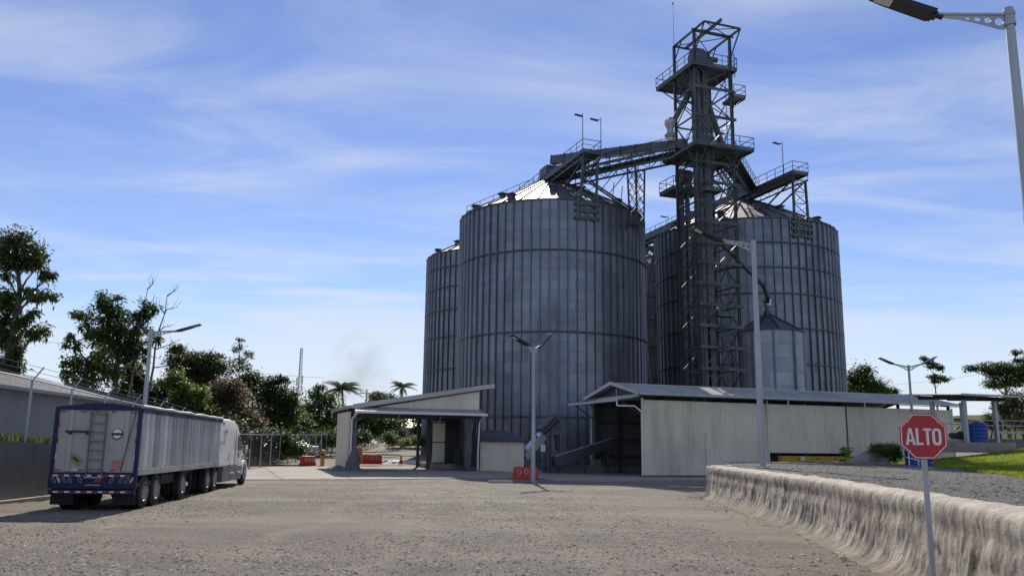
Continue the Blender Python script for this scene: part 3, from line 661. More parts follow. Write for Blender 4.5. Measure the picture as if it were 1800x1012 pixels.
    pipe('spout', [(1.5, .3, 20.6), (6.9, .6, 16.5), (7.9, 1.4, 15.6), (8.39, 2.18, 15.2), (8.39, 2.18, 14.4)], .2)
    MB().box((8.39, 2.18, 15.3), (.5, .5, .55)).build('spout_box', 'bright_galv', root)
    pipe('spout', [(1.65, 4.4, 26.6), (1.9, 3.0, 24.8), (2.6, 1.6, 21.8)], .2)
    # mast lights and lightning rod
    mb = MB().tube((0, D, T), (0, D, T + 4.4), .03, .012, 6).lathe([(0, 4.6), (.07, 4.5), (.07, 4.35), (0, 4.3)], (0, D, T), 8); mb.build('lightning_rod', TS, root)
    for p, q in (((4.95, 4.0, 28.45), (5.0, 4.0, 32.0)),):
        mb = MB().tube(p, q, .04, .03, 6).box((q[0] + .25, q[1], q[2] - .2), (.7, .25, .06)); mb.build('mast_light', TS, root)
    beam('bracket_arm', (-1.3, .5, 32.7), (.2, .4, 32.85), .12, TS, root)
    # foot machinery
    for x in (-.2, 1.0, 2.4): MB().box((x, -.4, .8), (.8, .9, 1.6)).build('boot', 'casing', root)
    return root
tower()

def mast(parent, p, h, dx):
    mb = MB().tube(p, (p[0], p[1], p[2] + h), .05, .035, 6); mb.bar((p[0], p[1], p[2] + h - .25), (p[0] + dx * .35, p[1], p[2] + h - .2), .05); mb.box((p[0] + dx * .7, p[1], p[2] + h - .28), (.8, .32, .07), ry=-.12 * (1 if dx > 0 else -1))
    mb.build('mast_light', TS, parent)
def gallery(label, c, s0, s1, Rr, angs, frontlamps):
    "level conveyor gallery across the silo peak, running along the plant's cross axis"
    z = 29.45; root = thing('conveyor_gallery', label, 'conveyor', (c[0], c[1], 0), YA, 'conveyor galleries over the silo roofs')
    hw = .95
    deck('walkway', -hw, hw, s0, s1, z, root)
    for s in (-1, 1):
        railing('railing', [(s * hw, s0, z), (s * hw, s1, z)], TS, root)
        beam('girder', (s * hw * .9, s0, z - .75), (s * hw * .9, s1, z - .75), .1, TS, root, .14)
        n = int((s1 - s0) / 1.5); mb = MB()
        for i in range(n):
            a, b = s0 + (s1 - s0) * i / n, s0 + (s1 - s0) * (i + 1) / n
            mb.bar((s * hw * .9, a, z - .75), (s * hw * .9, b, z - .2), .05); mb.bar((s * hw * .9, a, z - .75), (s * hw * .9, a, z - .2), .05)
        mb.build('truss_web', TS, root, fix=False)
    railing('railing', [(-hw, s0, z), (hw, s0, z)], TS, root)
    mb = MB().box((-.25, (s0 * .25 + s1) / 2, z + .42), (.62, s1 - s0 * .25, .6))
    for i in range(12): mb.box((-.25, s0 * .25 + (s1 - s0 * .25) * i / 11, z + .42), (.72, .08, .7))
    mb.build('conveyor_casing', 'casing', root)
    # head box over the peak and its transition to the roof
    MB().box((-.1, 1.0, z + 1.1), (1.1, 2.0, 1.1)).build('head_box', 'casing', root, bevel=.05)
    MB().lathe([(.45, .2), (.45, -1.0)], (0, 0, z - .2), 12).build('drop_spout', 'casing', root)
    for i in range(8): a = i * math.pi / 4 + .3; beam('peak_leg', (1.0 * math.cos(a) * .9, 1.0 * math.sin(a), z - .7), (2.3 * math.cos(a), 2.3 * math.sin(a), 28.15), .1, TS, root)
    # lattice support standing on the front eave
    P = [Vector(((Rr + .14) * math.cos(R(a) - YA), (Rr + .14) * math.sin(R(a) - YA), 0)) for a in angs]
    top = [Vector((-hw * .8, P[0].y + .1, z - .8)), Vector((hw * .8, P[0].y + .1, z - .8))]
    for p, t in zip(P, top): beam('support_leg', (p.x, p.y, 22.6), t, .2, TS, root)
    k = 5
    for i in range(k):
        t0, t1 = i / k, (i + 1) / k
        A0, B0 = [Vector((p.x, p.y, 22.6)).lerp(t, t0) for p, t in zip(P, top)]; A1, B1 = [Vector((p.x, p.y, 22.6)).lerp(t, t1) for p, t in zip(P, top)]
        xbrace(A0, B0, A1, B1, .06, TS, root); beam('tie', A1, B1, .07, TS, root)
    for z2 in (22.9, 23.6, 24.2):
        mid = (P[0] + P[1]) / 2; d = (P[1] - P[0]).normalized() * 1.25; beam('saddle_beam', (mid.x - d.x, mid.y - d.y, z2), (mid.x + d.x, mid.y + d.y, z2), .16, TS, root, .3)
    for t in top: beam('raker', (t.x, t.y + .1, t.z), (t.x * .9, P[0].y + 5.0, 26.9), .13, TS, root)
    for x, y, h, dx in frontlamps: mast(root, (x, y, z), h, dx)
    # stair-rail running down the roof
    ladder('roof_ladder', (1.6, -1.2, 28.9), (2.9, -8.9, 24.95), TS, root, .5, (1, .1, 0)); 
    ladder('roof_ladder', (-2.0, .2, 28.6), (-8.9, .9, 24.95), TS, root, .5, (0, 1, 0)); railing('roof_rail', [(-2.0, .6, 28.5), (-8.9, 1.2, 24.9)], TS, root, 1.0, 1.6)
    return root
gallery('steel conveyor gallery with handrails crossing the peak of the biggest silo', SA, -9.7, 19.5, 9.4, (-77.3, -67.6), [(-.95, -9.7, 3.6, -.6), (.95, -9.7, 3.4, -1)])
gallery('steel conveyor gallery with handrails above the silo behind the tower', SB, -9.9, 24.5, 9.6, (-75.2, -65.0), [(-.9, -8.4, 3.6, -1), (.9, 17.5, 2.6, -1)])

def bridge(label, p, q, z_low, z_cas0, z_cas1, supports, brace):
    "inclined conveyor casing on a truss bridge with a side walkway, from the tower (p) to a gallery (q)"
    p, q = Vector(p), Vector(q); d = q - p; ln = d.length; root = thing('conveyor_bridge', label, 'conveyor', (p.x, p.y, 0), math.atan2(d.y, d.x), 'conveyor bridges from the elevator tower')
    hw = .8
    for s in (-1, 1):
        beam('chord', (0, s * hw, z_low), (ln, s * hw, z_low + .5), .12, TS, root, .18); beam('chord', (0, s * hw, z_low + .85), (ln, s * hw, z_low + 1.35), .1, TS, root, .12)
        n = 12; mb = MB()
        for i in range(n):
            a, b = ln * i / n, ln * (i + 1) / n; za, zb = z_low + .5 * i / n, z_low + .5 * (i + 1) / n
            mb.bar((a, s * hw, za), (b, s * hw, zb + .85), .06) if i % 2 else mb.bar((a, s * hw, za + .85), (b, s * hw, zb), .06)
            mb.bar((a, s * hw, za), (a, s * hw, za + .85), .06)
        mb.build('truss_web', TS, root, fix=False)
        railing('railing', [(0, s * (hw + .6 if s < 0 else hw), z_low + .9), (ln, s * (hw + .6 if s < 0 else hw), z_low + 1.4)], TS, root, 1.05, 1.5)
    mb = MB()
    for i in range(13): mb.bar((ln * i / 12, -hw - .6, z_low + .5 * i / 12 + .85), (ln * i / 12, hw, z_low + .5 * i / 12 + .85), .07)
    mb.build('cross_beam', TS, root, fix=False)
    MB().add([(0, -hw - .6, z_low + .92), (ln, -hw - .6, z_low + 1.42), (ln, -.1, z_low + 1.42), (0, -.1, z_low + .92)], [(0, 1, 2, 3)]).build('walkway', TS, root)
    mb = MB().bar((-.8, .35, z_cas0), (ln - .5, .35, z_cas1), .62, .85)
    for i in range(10): t = i / 9; c = Vector((-.8 + (ln + .3) * t, .35, z_cas0 + (z_cas1 - z_cas0) * t)); mb.bar(c, c + Vector((.08, 0, .008)), .72, .95)
    mb.build('conveyor_casing', 'casing', root)
    for i in range(1, 6): t = i / 6; zz = z_cas0 + (z_cas1 - z_cas0) * t; beam('casing_post', (ln * t, .35, z_low + .9 + .5 * t), (ln * t, .35, zz - .3), .08, TS, root)
    for s_t, zb in supports:
        L0 = []
        for s in (-1, 1):
            for e in (-.45, .45):
                beam('support_leg', (ln * s_t + e, s * .5, zb), (ln * s_t + e, s * hw, z_low + .5 * s_t), .13, TS, root)
        n = 5
        for i in range(n):
            z0, z1 = zb + (z_low - zb) * i / n, zb + (z_low - zb) * (i + 1) / n
            for s in (-1, 1): xbrace((ln * s_t - .45, s * .6, z0), (ln * s_t + .45, s * .6, z0), (ln * s_t - .45, s * .6, z1), (ln * s_t + .45, s * .6, z1), .05, TS, root)
            for e in (-.45, .45): xbrace((ln * s_t + e, -.6, z0), (ln * s_t + e, .6, z0), (ln * s_t + e, -.6, z1), (ln * s_t + e, .6, z1), .05, TS, root)
    for a, za, b, zb in brace:
        for s in (-1, 1):
            beam('raker', (ln * a, s * .7, za), (ln * b, s * .7, zb), .17, TS, root)
            for k in (.35, .6): beam('tie_rod', (ln * (a + (b - a) * k), s * .7, za + (zb - za) * k), (ln * (a + .05 + .1 * (1 - k)), s * .7, zb - .1 - 1.2 * (k < .5)), .06, TS, root)
        for s in (-.45, .45): beam('wall_bracket', (ln * a + s, -.5, za - 1.2), (ln * a + s + 1.6, -.3, za - 1.2), .18, TS, root)
    return root
bridge('inclined conveyor bridge on lattice legs linking the tower to the biggest silo', (15.4, 75.4, 0), (4.0, 86.0, 0), 28.3, 29.5, 31.5, [(.315, 22.6)], [(.335, 24.2, .70, 28.6)])
bridge('short conveyor bridge running back from the tower to the right-hand silo', (19.3, 76.0, 0), (25.0, 88.8, 0), 28.1, 29.0, 30.6, [], [])

# ------------------------------------------------------------------ long cream shed
def gutter(name, p, q, m, parent, w=.16): return MB().bar(p, q, w, w).build(name, m, parent, bevel=.02)
def pipe_run(name, pts, r, m, parent):
    mb = MB()
    for a, b in zip(pts, pts[1:]): mb.tube(a, b, r, r, 8)
    return mb.build(name, m, parent, smooth=True)
def long_shed():
    root = thing('long_shed', 'long low shed clad in cream profiled sheets with open gable end', 'shed', YO, YA)
    Lh, W = 28.3, 8.0; zt = 5.3; sw = 28.3 / 27
    full = corr_sheet(sw - .004, zt - .12, 'cream_sheet', .21, .04, 'wall_sheet'); short = corr_sheet(sw - .004, zt - 1.75, 'cream_sheet', .21, .04, 'wall_sheet')
    for i in range(27):
        a = i * sw; midp = 10.4 < a + .5 < 17.6
        obj('wall_sheet', short if midp else full, root, (a, -.06 if midp else 0, 1.75 if midp else .12))
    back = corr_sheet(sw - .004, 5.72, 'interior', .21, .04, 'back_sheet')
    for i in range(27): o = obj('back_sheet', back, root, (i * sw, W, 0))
    for i in range(8): o = obj('end_sheet', corr_sheet(.996, zt, 'cream_sheet', .2, .04, 'end_sheet') if i == 0 else bpy.data.objects['end_sheet'].data, root, (Lh, i * 1.0, 0), math.pi / 2)
    # frame
    for a in (0.1, 5.2, 10.45, 14, 17.57, 23, 28.2):
        for b in (.14, W - .14): beam('column', (a, b, 0), (a, b, 5.6), .18, 'dark_frame', root)
        beam('rafter', (a, .1, 5.62), (a, W / 2 - .25, 6.5), .14, 'dark_frame', root, .2); beam('rafter', (a, W - .1, 5.62), (a, W / 2 - .25, 6.5), .14, 'dark_frame', root, .2)
    for z in (1.3, 2.6, 3.9, 5.2): beam('girt', (.25, W - .2, z), (28, W - .2, z), .1, 'dark_frame', root, .14); beam('girt', (.25, .1, z), (28, .1, z), .06, 'dark_frame', root)
    beam('inner_column', (2.2, W - .3, 0), (2.2, W - .3, 5.6), .16, 'dark_frame', root); beam('sill_wall', (.1, W - .05, .25), (10, W - .05, .25), .2, 'wall_grey', root, .5)
    # roof
    ridge = W / 2 - .25; zr = 6.65; ze = 5.72; dl = math.hypot(ridge + .55, zr - ze)
    rs = corr_sheet(sw - .004, dl, 'zinc_roof', .26, .035, 'roof_sheet')
    for i in range(28):
        o = obj('roof_sheet', rs, root, (-.5 + i * sw, -.55, ze)); o.rotation_euler = (math.atan2(zr - ze, ridge + .55) - math.pi / 2, 0, 0)
        o = obj('roof_sheet', rs, root, (-.5 + (i + 1) * sw, W + .55, ze)); o.rotation_euler = (math.atan2(zr - ze, W + .55 - ridge) - math.pi / 2, 0, math.pi)
    MB().bar((-.52, ridge, zr + .02), (Lh + .6, ridge, zr + .02), .4, .07).build('ridge_cap', 'zinc_roof', root)
    gutter('gutter', (-.5, -.62, ze - .02), (Lh + .5, -.62, ze - .02), 'pole_galv', root, .2)
    MB().bar((-.5, -.3, ze - .16), (Lh + .5, -.3, ze - .16), .45, .03).build('soffit', 'dark_frame', root)
    for s, b0 in ((1, -.6), (-1, W + .55)): MB().bar((-.54, b0, ze), (-.54, ridge, zr + .03), .06, .24).build('barge_board', 'zinc_roof', root)
    # open gable: triangle with a cross bar, canopy in front on brackets
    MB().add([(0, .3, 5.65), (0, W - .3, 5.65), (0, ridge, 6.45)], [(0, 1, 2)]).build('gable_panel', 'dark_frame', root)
    beam('gable_tie', (-.06, .1, 5.62), (-.06, W - .1, 5.62), .1, 'zinc_roof', root, .22); beam('gable_post', (-.04, ridge, 5.7), (-.04, ridge, 6.5), .08, 'zinc_roof', root)
    cs = corr_sheet(1.0, 2.05, 'zinc_roof', .25, .03, 'canopy_sheet')
    for i in range(8): o = obj('canopy_sheet', cs, root, (-1.95, i + 1, 5.25), 0); o.rotation_euler = (R(-82), 0, R(-90))
    gutter('canopy_gutter', (-2.0, -.1, 5.22), (-2.0, 8.1, 5.22), 'zinc_roof', root, .17)
    for b in (.1, 2.7, 5.3, 7.9): beam('canopy_rafter', (-1.95, b, 5.2), (0, b, 5.45), .08, 'dark_frame', root, .14); beam('canopy_strut', (-1.5, b, 5.15), (-.02, b, 4.2), .07, 'dark_frame', root)
    MB().box((0.1, W - .35, 2.7), (.35, .35, 5.4)).build('gate_column', 'dark_frame', root); MB().box((.1, W - .35, .55), (.6, .6, 1.1)).build('column_footing', 'wall_grey', root)
    pipe_run('downpipe', [(-1.9, .1, 5.15), (-1.9, .1, 4.85), (-.55, .02, 4.85), (-.08, -.1, 4.45), (-.08, -.1, .1)], .06, 'white_paint', root)
    pipe_run('downpipe', [(-.1, W + .05, 5.2), (-.1, W + .05, .7)], .06, 'white_paint', root)
    for a in (11.9, 19.0, 26.3): pipe_run('downpipe', [(a, -.62, 5.7), (a, -.62, 5.25)], .06, 'pole_galv', root)
    MB().box((10.42, -.08, 2.9), (.09, .1, 5.4)).build('corner_flashing', 'cream_sheet', root); MB().box((17.62, -.1, 2.9), (.08, .1, 5.4)).build('corner_flashing', 'dark_frame', root); MB().box((-.02, -.07, 2.78), (.12, .1, 5.3)).build('corner_flashing', 'cream_sheet', root)
    MB().box((Lh + .02, -.07, 2.78), (.12, .1, 5.3)).build('corner_flashing', 'white_paint', root)
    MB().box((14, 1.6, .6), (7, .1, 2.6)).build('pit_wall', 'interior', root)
    # lean-to and gutter bracket at the far end
    MB().bar((Lh + .3, .2, 4.6), (Lh + 2.4, .2, 4.4), 1.6, .12).build('end_canopy', 'dark_roof', root); beam('canopy_strut', (Lh, .2, 3.4), (Lh + 1.6, .2, 4.3), .08, 'dark_frame', root)
    return root
long_shed()
def yellow_rail():
    root = thing('loading_hopper', 'low yellow painted steel hopper frame under the raised shed wall', 'hopper', yard(10.9, 0), YA)
    MB().box((3.4, -.35, 1.05), (6.3, .5, .95)).build('body', 'yellow_paint', root, bevel=.03)
    for x in (1.7, 3.4, 5.0): MB().box((x, -.615, 1.35), (.12, .03, .12)).build('bolt_plate', 'dark_frame', root)
    MB().box((2.1, -.612, 1.36), (.34, .03, .3)).build('notice_plate', 'white_tape', root); MB().box((5.7, -.612, 1.25), (.6, .03, .14)).build('slot', 'dark_frame', root)
yellow_rail()

# ------------------------------------------------------------------ weigh shelter on the left
def shelter():
    root = thing('truck_shelter', 'open drive-through truck shelter with sloping roof and corrugated front fascia', 'shelter', (-10.55, 57.0, .2), YA)
    Ln = 8.9; z0, z1 = 4.29, 5.98; a0, a1 = .05, 9.85
    def rz(a): return z0 + (z1 - z0) * (a - a0) / (a1 - a0)
    MB().box((-.09, 2.2, 1.95), (.2, 4.4, 3.9)).build('end_wall', 'cream_plaster', root)
    for b in (-.1, 2.8, 5.6, 8.4):
        beam('rafter', (a0 + .2, b, rz(a0) - .2), (a1 - .2, b, rz(a1) - .2), .14, 'dark_frame', root, .22)
    for i in range(5): a = .2 + i * 2.2; beam('purlin', (a, -.2, rz(a) - .06), (a, 8.6, rz(a) - .06), .08, 'dark_frame', root)
    n = 11; w = (9.1) / n; sl = math.hypot(a1 - a0, z1 - z0); rs = corr_sheet(w - .004, sl, 'zinc_roof', .23, .03, 'roof_sheet')
    for i in range(n): o = obj('roof_sheet', rs, root, (a0, -.45 + (i + 1) * w, z0 + .03)); o.rotation_euler = (math.atan2(z1 - z0, a1 - a0) - math.pi / 2, 0, -math.pi / 2)
    MB().bar((a0, -.47, z0 - .06), (a1, -.47, z1 - .06), .05, .3).build('barge_board', 'zinc_roof', root)
    gutter('gutter', (a0 - .05, -.5, z0 - .06), (a0 - .05, 8.65, z0 - .06), 'pole_galv', root, .18)
    # fascia of vertical sheets under the roof slope
    for i in range(9):
        x0 = .05 + i * .98; p = .98 / 5; xs = []
        for k in range(5): b = x0 + k * p; xs += [(b, 0), (b + p * .55, 0), (b + p * .66, -.035), (b + p * .9, -.035)]
        xs.append((x0 + .976, 0)); m = len(xs); mb = MB()
        mb.add([(x, y - .12, 4.2) for x, y in xs] + [(x, y - .12, rz(x) - .02) for x, y in xs], [(k, k + 1, m + k + 1, m + k) for k in range(m - 1)])
        mb.build('fascia_sheet', 'cream_sheet', root, fix=False)
    cs = corr_sheet(.98, 1.15, 'zinc_roof', .14, .03, 'canopy_sheet')
    for i in range(9): o = obj('canopy_sheet', cs, root, (.1 + i * .985, -1.2, 3.92)); o.rotation_euler = (R(-74), 0, 0)
    gutter('canopy_gutter', (.05, -1.28, 3.86), (9.1, -1.28, 3.86), 'white_paint', root, .17)
    for a in (.15, 3.1, 6.0, 9.0): beam('canopy_rafter', (a, -1.2, 3.84), (a, -.05, 4.15), .07, 'dark_frame', root); beam('canopy_strut', (a, -.9, 3.85), (a, -.02, 3.3), .06, 'pole_galv', root)
    # frame, partition and right-hand side
    beam('lintel', (0, 0, 3.72), (Ln, 0, 3.72), .14, 'dark_frame', root, .24); beam('lintel', (0, 8.4, 3.9), (Ln, 8.4, 3.9), .14, 'dark_frame', root, .24)
    for a, b in ((.12, 0), (Ln, 0), (6.15, 3.2), (.6, 8.4), (6.15, 6.2), (Ln, 8.4), (7.5, 4.4), (Ln, 4.4)): beam('post', (a, b, 0), (a, b, rz(a) - .3), .2, 'dark_frame', root)
    side = corr_sheet(.99, 4.4, 'dark_roof', .2, .035, 'side_sheet')
    for i in range(8): obj('side_sheet', side, root, (Ln - .12, .2 + i, .35), math.pi / 2)
    for i in range(2): obj('rear_sheet', side, root, (6.9 + i, 4.5, .35))
    MB().box((6.95, 3.3, 2.0), (.9, .06, 3.0)).build('gate_panel', 'cream_sheet', root); 
    for z in (.55, 2.0, 3.4): beam('gate_rail', (6.3, 3.22, z), (7.6, 3.22, z), .07, 'dark_frame', root)
    for a in (6.35, 7.5): beam('gate_stile', (a, 3.2, .4), (a, 3.2, 3.6), .09, 'dark_frame', root)
    MB().box((7.6, 4.8, .25), (2.6, 3.2, .5)).build('plinth', 'concrete', root); MB().box((8.2, 2.2, 1.0), (.7, .8, 1.0)).build('control_box', 'dark_frame', root)
    pipe_run('downpipe', [(.2, -1.28, 3.8), (.05, -.3, 3.4), (.05, -.25, .1)], .06, 'white_paint', root); pipe_run('downpipe', [(8.95, -1.2, 3.8), (8.85, -.3, 3.4), (8.78, -.25, 1.2), (8.8, -.25, .1)], .06, 'white_paint', root)
    pipe_run('downpipe', [(a0 - .05, 8.4, z0 - .1), (a0 - .05, 8.4, z0 - .55)], .05, 'white_paint', root)
    return root
shelter()
def cloth(name, label, path, spread, seed, loc, rz=0.0, m='tarp'):
    "bunched tarpaulin: rings of a folded, irregular column"
    mb = MB(); n = 22; rings = []
    for j, (z, r) in enumerate(path):
        for i in range(n):
            a = 2 * math.pi * i / n; rr = r * (1 + .38 * noise.noise((math.cos(a) * 2.6 + seed, math.sin(a) * 2.6, z * 1.4)) + .2 * math.sin(7 * a + z * 3 + seed))
            mb.v.append((rr * math.cos(a) * spread, rr * math.sin(a), z))
    mb.f += [(j * n + i, j * n + (i + 1) % n, (j + 1) * n + (i + 1) % n, (j + 1) * n + i) for j in range(len(path) - 1) for i in range(n)]
    return tag(mb.build(name, m, None, loc, rz, smooth=True), label, 'tarp')
cloth('tarpaulin', 'grey tarpaulin bunched round the left front post of the shelter', [(0, .55), (.12, .46), (.35, .38), (.8, .36), (1.2, .26), (1.5, .14), (2.4, .12), (3.4, .1), (3.7, .05)], 1.0, 1.5, (-10.2, 56.9, .25))
cloth('tarpaulin', 'crumpled grey tarpaulin lying at the outer foot of the cream wall', [(-.02, .7), (.1, .55), (.22, .35), (.36, .18), (.42, .04)], 1.1, 4.0, (-11.2, 56.8, .22))
cloth('tarpaulin', 'dark tarpaulin hanging beside the right post of the shelter', [(.1, .12), (.8, .22), (1.6, .28), (2.3, .24), (3.0, .3), (3.7, .4)], 1.0, 8.0, (-2.9, 59.9, .2))
def white_tarps():
    r = random.Random(3); mb = MB()
    nx, ny = 40, 16
    for j in range(ny):
        for i in range(nx):
            x, y = -2.9 + 5.8 * i / (nx - 1), -1.6 + 3.2 * j / (ny - 1); e = math.hypot(x / 2.9, y / 1.6)
            mb.v.append((x * (1 + .2 * noise.noise((x, y, 1))), y * (1 + .3 * noise.noise((x, y, 4))), max(-.05, .13 + .16 * noise.noise((x * 1.7, y * 1.7, 2)) + .1 * noise.noise((x * 5, y * 5, 3)) - .3 * sstep(.75, 1.05, e))))
    mb.f += [(j * nx + i, j * nx + i + 1, (j + 1) * nx + i + 1, (j + 1) * nx + i) for j in range(ny - 1) for i in range(nx - 1)]
    tag(mb.build('plastic_sheet', 'white_sheet', None, (-9.2, 73.5, gh(-9.2, 73.5) + .03), .25), 'crumpled white plastic sheeting spread on the gravel behind the shelter', 'sheeting')
white_tarps()

# small cream hut beside the shelter
def hut():
    root = thing('small_hut', 'small cream corrugated hut with dark hipped roof beside the shelter', 'hut', (-2.1, 61.2, .05), YA)
    s = corr_sheet(.82, 2.35, 'cream_sheet', .16, .03, 'wall_sheet')
    for i in range(4): obj('wall_sheet', s, root, (i * .825, 0, 0)); obj('wall_sheet', s, root, (3.3 - i * .825, 2.5, 0), math.pi)
    for i in range(3): obj('wall_sheet', s, root, (3.3, i * .825, 0), math.pi / 2); obj('wall_sheet', s, root, (0, 2.47 - i * .825, 0), -math.pi / 2)
    e = .28; a, b, c, d = (-e, -e, 2.33), (3.3 + e, -e, 2.33), (3.3 + e, 2.5 + e, 2.33), (-e, 2.5 + e, 2.33); p, q = (.7, 1.25, 3.1), (2.2, 1.25, 3.1)
    MB().add([a, b, c, d, p, q], [(0, 1, 5, 4), (1, 2, 5), (2, 3, 4, 5), (3, 0, 4), (3, 2, 1, 0)]).build('roof', 'dark_roof', root)
    MB().bar((-e, -e - .02, 2.3), (3.3 + e, -e - .02, 2.3), .06, .12).build('fascia', 'dark_frame', root); MB().box((1.65, 1.25, .03), (3.5, 2.7, .1)).build('plinth', 'concrete', root)
hut()
def intake_elevator():
    root = thing('intake_conveyor', 'inclined grain intake conveyor with dark head box in front of the silo', 'conveyor', (1.0, 63.2, 0), YA)
    beam('trough', (0.0, 0, 1.2), (2.2, .5, 3.3), .6, 'pole_galv', root, .5); beam('cover', (0.0, -.05, 1.62), (1.9, .4, 3.45), .66, 'bright_galv', root, .08)
    MB().box((2.15, .5, 3.45), (1.5, 1.0, .95), ry=-.75).build('head_box', 'casing', root, bevel=.05); MB().tube((1.5, -.2, 3.0), (2.6, -.2, 4.0), .17, .17, 10).build('motor', 'dark_frame', root)
    for x in (1.0, 2.1): 
        for y in (0, .9): beam('leg', (x, y, 0), (x, y, 2.4 + x * .4), .1, 'dark_frame', root)
    beam('tie', (1, 0, 1.0), (2.1, 0, 1.0), .07, 'dark_frame', root); beam('brace', (1, 0, .2), (2.1, 0, 2.2), .06, 'dark_frame', root)
    MB().prism([(-.2, 0), (1.1, 0), (1.1, .9), (.9, 1.2), (-.2, 1.2)], -.2, .5, 'x').build('boot', 'casing', root)
    MB().tube((2.75, .4, 2.9), (2.85, .4, 1.7), .22, .16, 10).build('spout', 'dark_frame', root); MB().box((1.45, -.12, 1.9), (.35, .12, .5)).build('switch_box', 'white_paint', root)
    pipe_run('cable', [(3.0, .2, 3.4), (3.2, .2, 2.4), (2.9, .2, 1.8)], .02, 'wire', root)
intake_elevator()
def floor_conveyor():
    root = thing('floor_conveyor', 'long low dark conveyor trough sloping up toward the open shed', 'conveyor', (3.2, 64.6, 0), YA)
    beam('trough', (0, 0, .9), (4.8, .3, 2.3), .7, 'casing', root, .7); beam('rim', (0, -.36, 1.3), (4.8, -.06, 2.68), .08, 'pole_galv', root)
    for x in (.4, 2.6, 4.6): beam('leg', (x, 0, 0), (x, .1, .8 + x * .28), .1, 'dark_frame', root)
    beam('brace', (.4, -.1, .3), (2.6, -.1, 1.2), .06, 'dark_frame', root); MB().box((2.3, 1.4, .3), (5.2, .3, .6)).build('pit_kerb', 'wall_grey', root)
floor_conveyor()

# pump shelter on the lawn
def pump_shelter():
    o = Vector((28.49, 54.0, 2.5)); root = thing('pump_shelter', 'small open pump shelter with thin flat roof on four posts above the lawn', 'shelter', o, YA)
    MB().box((.9, 1.2, -.25), (5.0, 3.6, .62)).build('slab', 'concrete', root, bevel=.02)
    for x in (0, 2.55):
        for y in (0, 2.5): beam('post', (x, y, 0), (x, y, 2.7), .22, 'pole_galv', root)
        beam('roof_beam', (x, -.9, 2.72), (x, 3.6, 2.95), .12, 'dark_frame', root, .18)
    for y in (-.3, 1.2, 2.7): beam('purlin', (-1.2, y, 2.88 + y * .05), (3.6, y, 2.88 + y * .05), .08, 'dark_frame', root)
    s = corr_sheet(.8, 5.0, 'zinc_roof', .2, .03, 'roof_sheet')
    for i in range(6): ob = obj('roof_sheet', s, root, (-1.25 + i * .803, -1.0, 2.93)); ob.rotation_euler = (R(-87), 0, 0)
    MB().bar((-1.27, -1.02, 2.94), (3.6, -1.02, 2.94), .05, .12).build('fascia', 'pole_galv', root)
    return root
pump_shelter()
def tank(label, loc, r, h, name='water_tank'):
    root = thing(name, label, 'tank', loc)
    prof = [(0, 0), (r, 0), (r, h * .1)]
    for i in range(4): z = h * (.14 + .18 * i); prof += [(r, z), (r * .975, z + .03), (r * .975, z + .06), (r, z + .09)]
    prof += [(r, h * .86), (r * .93, h * .93), (r * .6, h * .985), (r * .3, h)]
    MB().lathe(prof, (0, 0, 0), 28).build('body', 'blue_plastic', root, smooth=True); MB().lathe([(r * .32, h * .97), (r * .32, h * 1.03), (0, h * 1.04)], (0, 0, 0), 20).build('lid', 'blue_plastic', root, smooth=True)
    return root
tank('blue plastic water tank standing under the pump shelter roof', (29.9, 55.2, 2.56), .55, 1.3)
tank('tall blue plastic tank partly hidden behind the stop sign beside a hedge', (19.9, 42.3, 1.22), .62, 1.55)
def pump():
    root = thing('water_pump', 'dark electric pump with white pipe on the shelter slab', 'pump', (28.6, 55.6, 2.56), YA)
    MB().tube((-.35, 0, .42), (.35, 0, .42), .2, .2, 14).build('motor', 'dark_frame', root, smooth=True); MB().lathe([(0, -.14), (.3, -.14), (.3, .14), (0, .14)], (.52, 0, .42), 16, 'x').build('volute', 'dark_frame', root, smooth=True); MB().box((0, 0, .1), (1.1, .5, .2)).build('base', 'pole_galv', root)
    pipe_run('pipe', [(.55, 0, .6), (.55, 0, 1.15), (-2.8, -.2, 1.25)], .05, 'white_paint', root)
pump()
def tank_rail():
    root = thing('pipe_stand', 'white pipe stand with ladder-like rails beside the blue tank', 'pipe', (19.0, 41.4, 1.22))
    for x in (0, .45): MB().tube((x, 0, 0), (x, 0, 1.0), .028, .028, 8).build('upright', 'white_paint', root)
    for z in (.35, .75): MB().tube((-.12, 0, z + .1), (.55, 0, z - .08), .028, .028, 8).build('rail', 'white_paint', root)
tank_rail()

# ------------------------------------------------------------------ solar street lamps
def bracket_mesh():
    "tapering bracket plate with four round holes, in the local x-z plane, root at x=0"
    bm = bmesh.new(); Lb = 1.2
    outline = [(0, 0), (0, -.30), (.12, -.30), (.32, -.235), (.6, -.16), (.85, -.105), (1.12, -.07), (Lb, -.06), (Lb, 0)]
    edges = []
    def loop(pts):
        vs = [bm.verts.new((x, -.006, z)) for x, z in pts]
        for a, b in zip(vs, vs[1:] + vs[:1]): edges.append(bm.edges.new((a, b)))
    loop(outline)
    for x, z, r in ((.12, -.135, .082), (.34, -.105, .062), (.54, -.085, .045), (.73, -.068, .03)): loop([(x + r * math.cos(i * math.pi / 8), z + r * math.sin(i * math.pi / 8)) for i in range(16)])
    bmesh.ops.triangle_fill(bm, use_beauty=True, edges=edges)
    g = bmesh.ops.extrude_face_region(bm, geom=list(bm.faces)); bmesh.ops.translate(bm, verts=[v for v in g['geom'] if isinstance(v, bmesh.types.BMVert)], vec=(0, .012, 0))
    bmesh.ops.recalc_face_normals(bm, faces=bm.faces)
    me = bpy.data.meshes.new('bracket'); bm.to_mesh(me); bm.free(); me.materials.append(MATS['pole_galv']); return me
BR = bracket_mesh()
ARM = MB().tube((.0, 0, .02), (1.32, 0, .02), .034, .034, 10).mesh('arm', 'pole_galv', True)
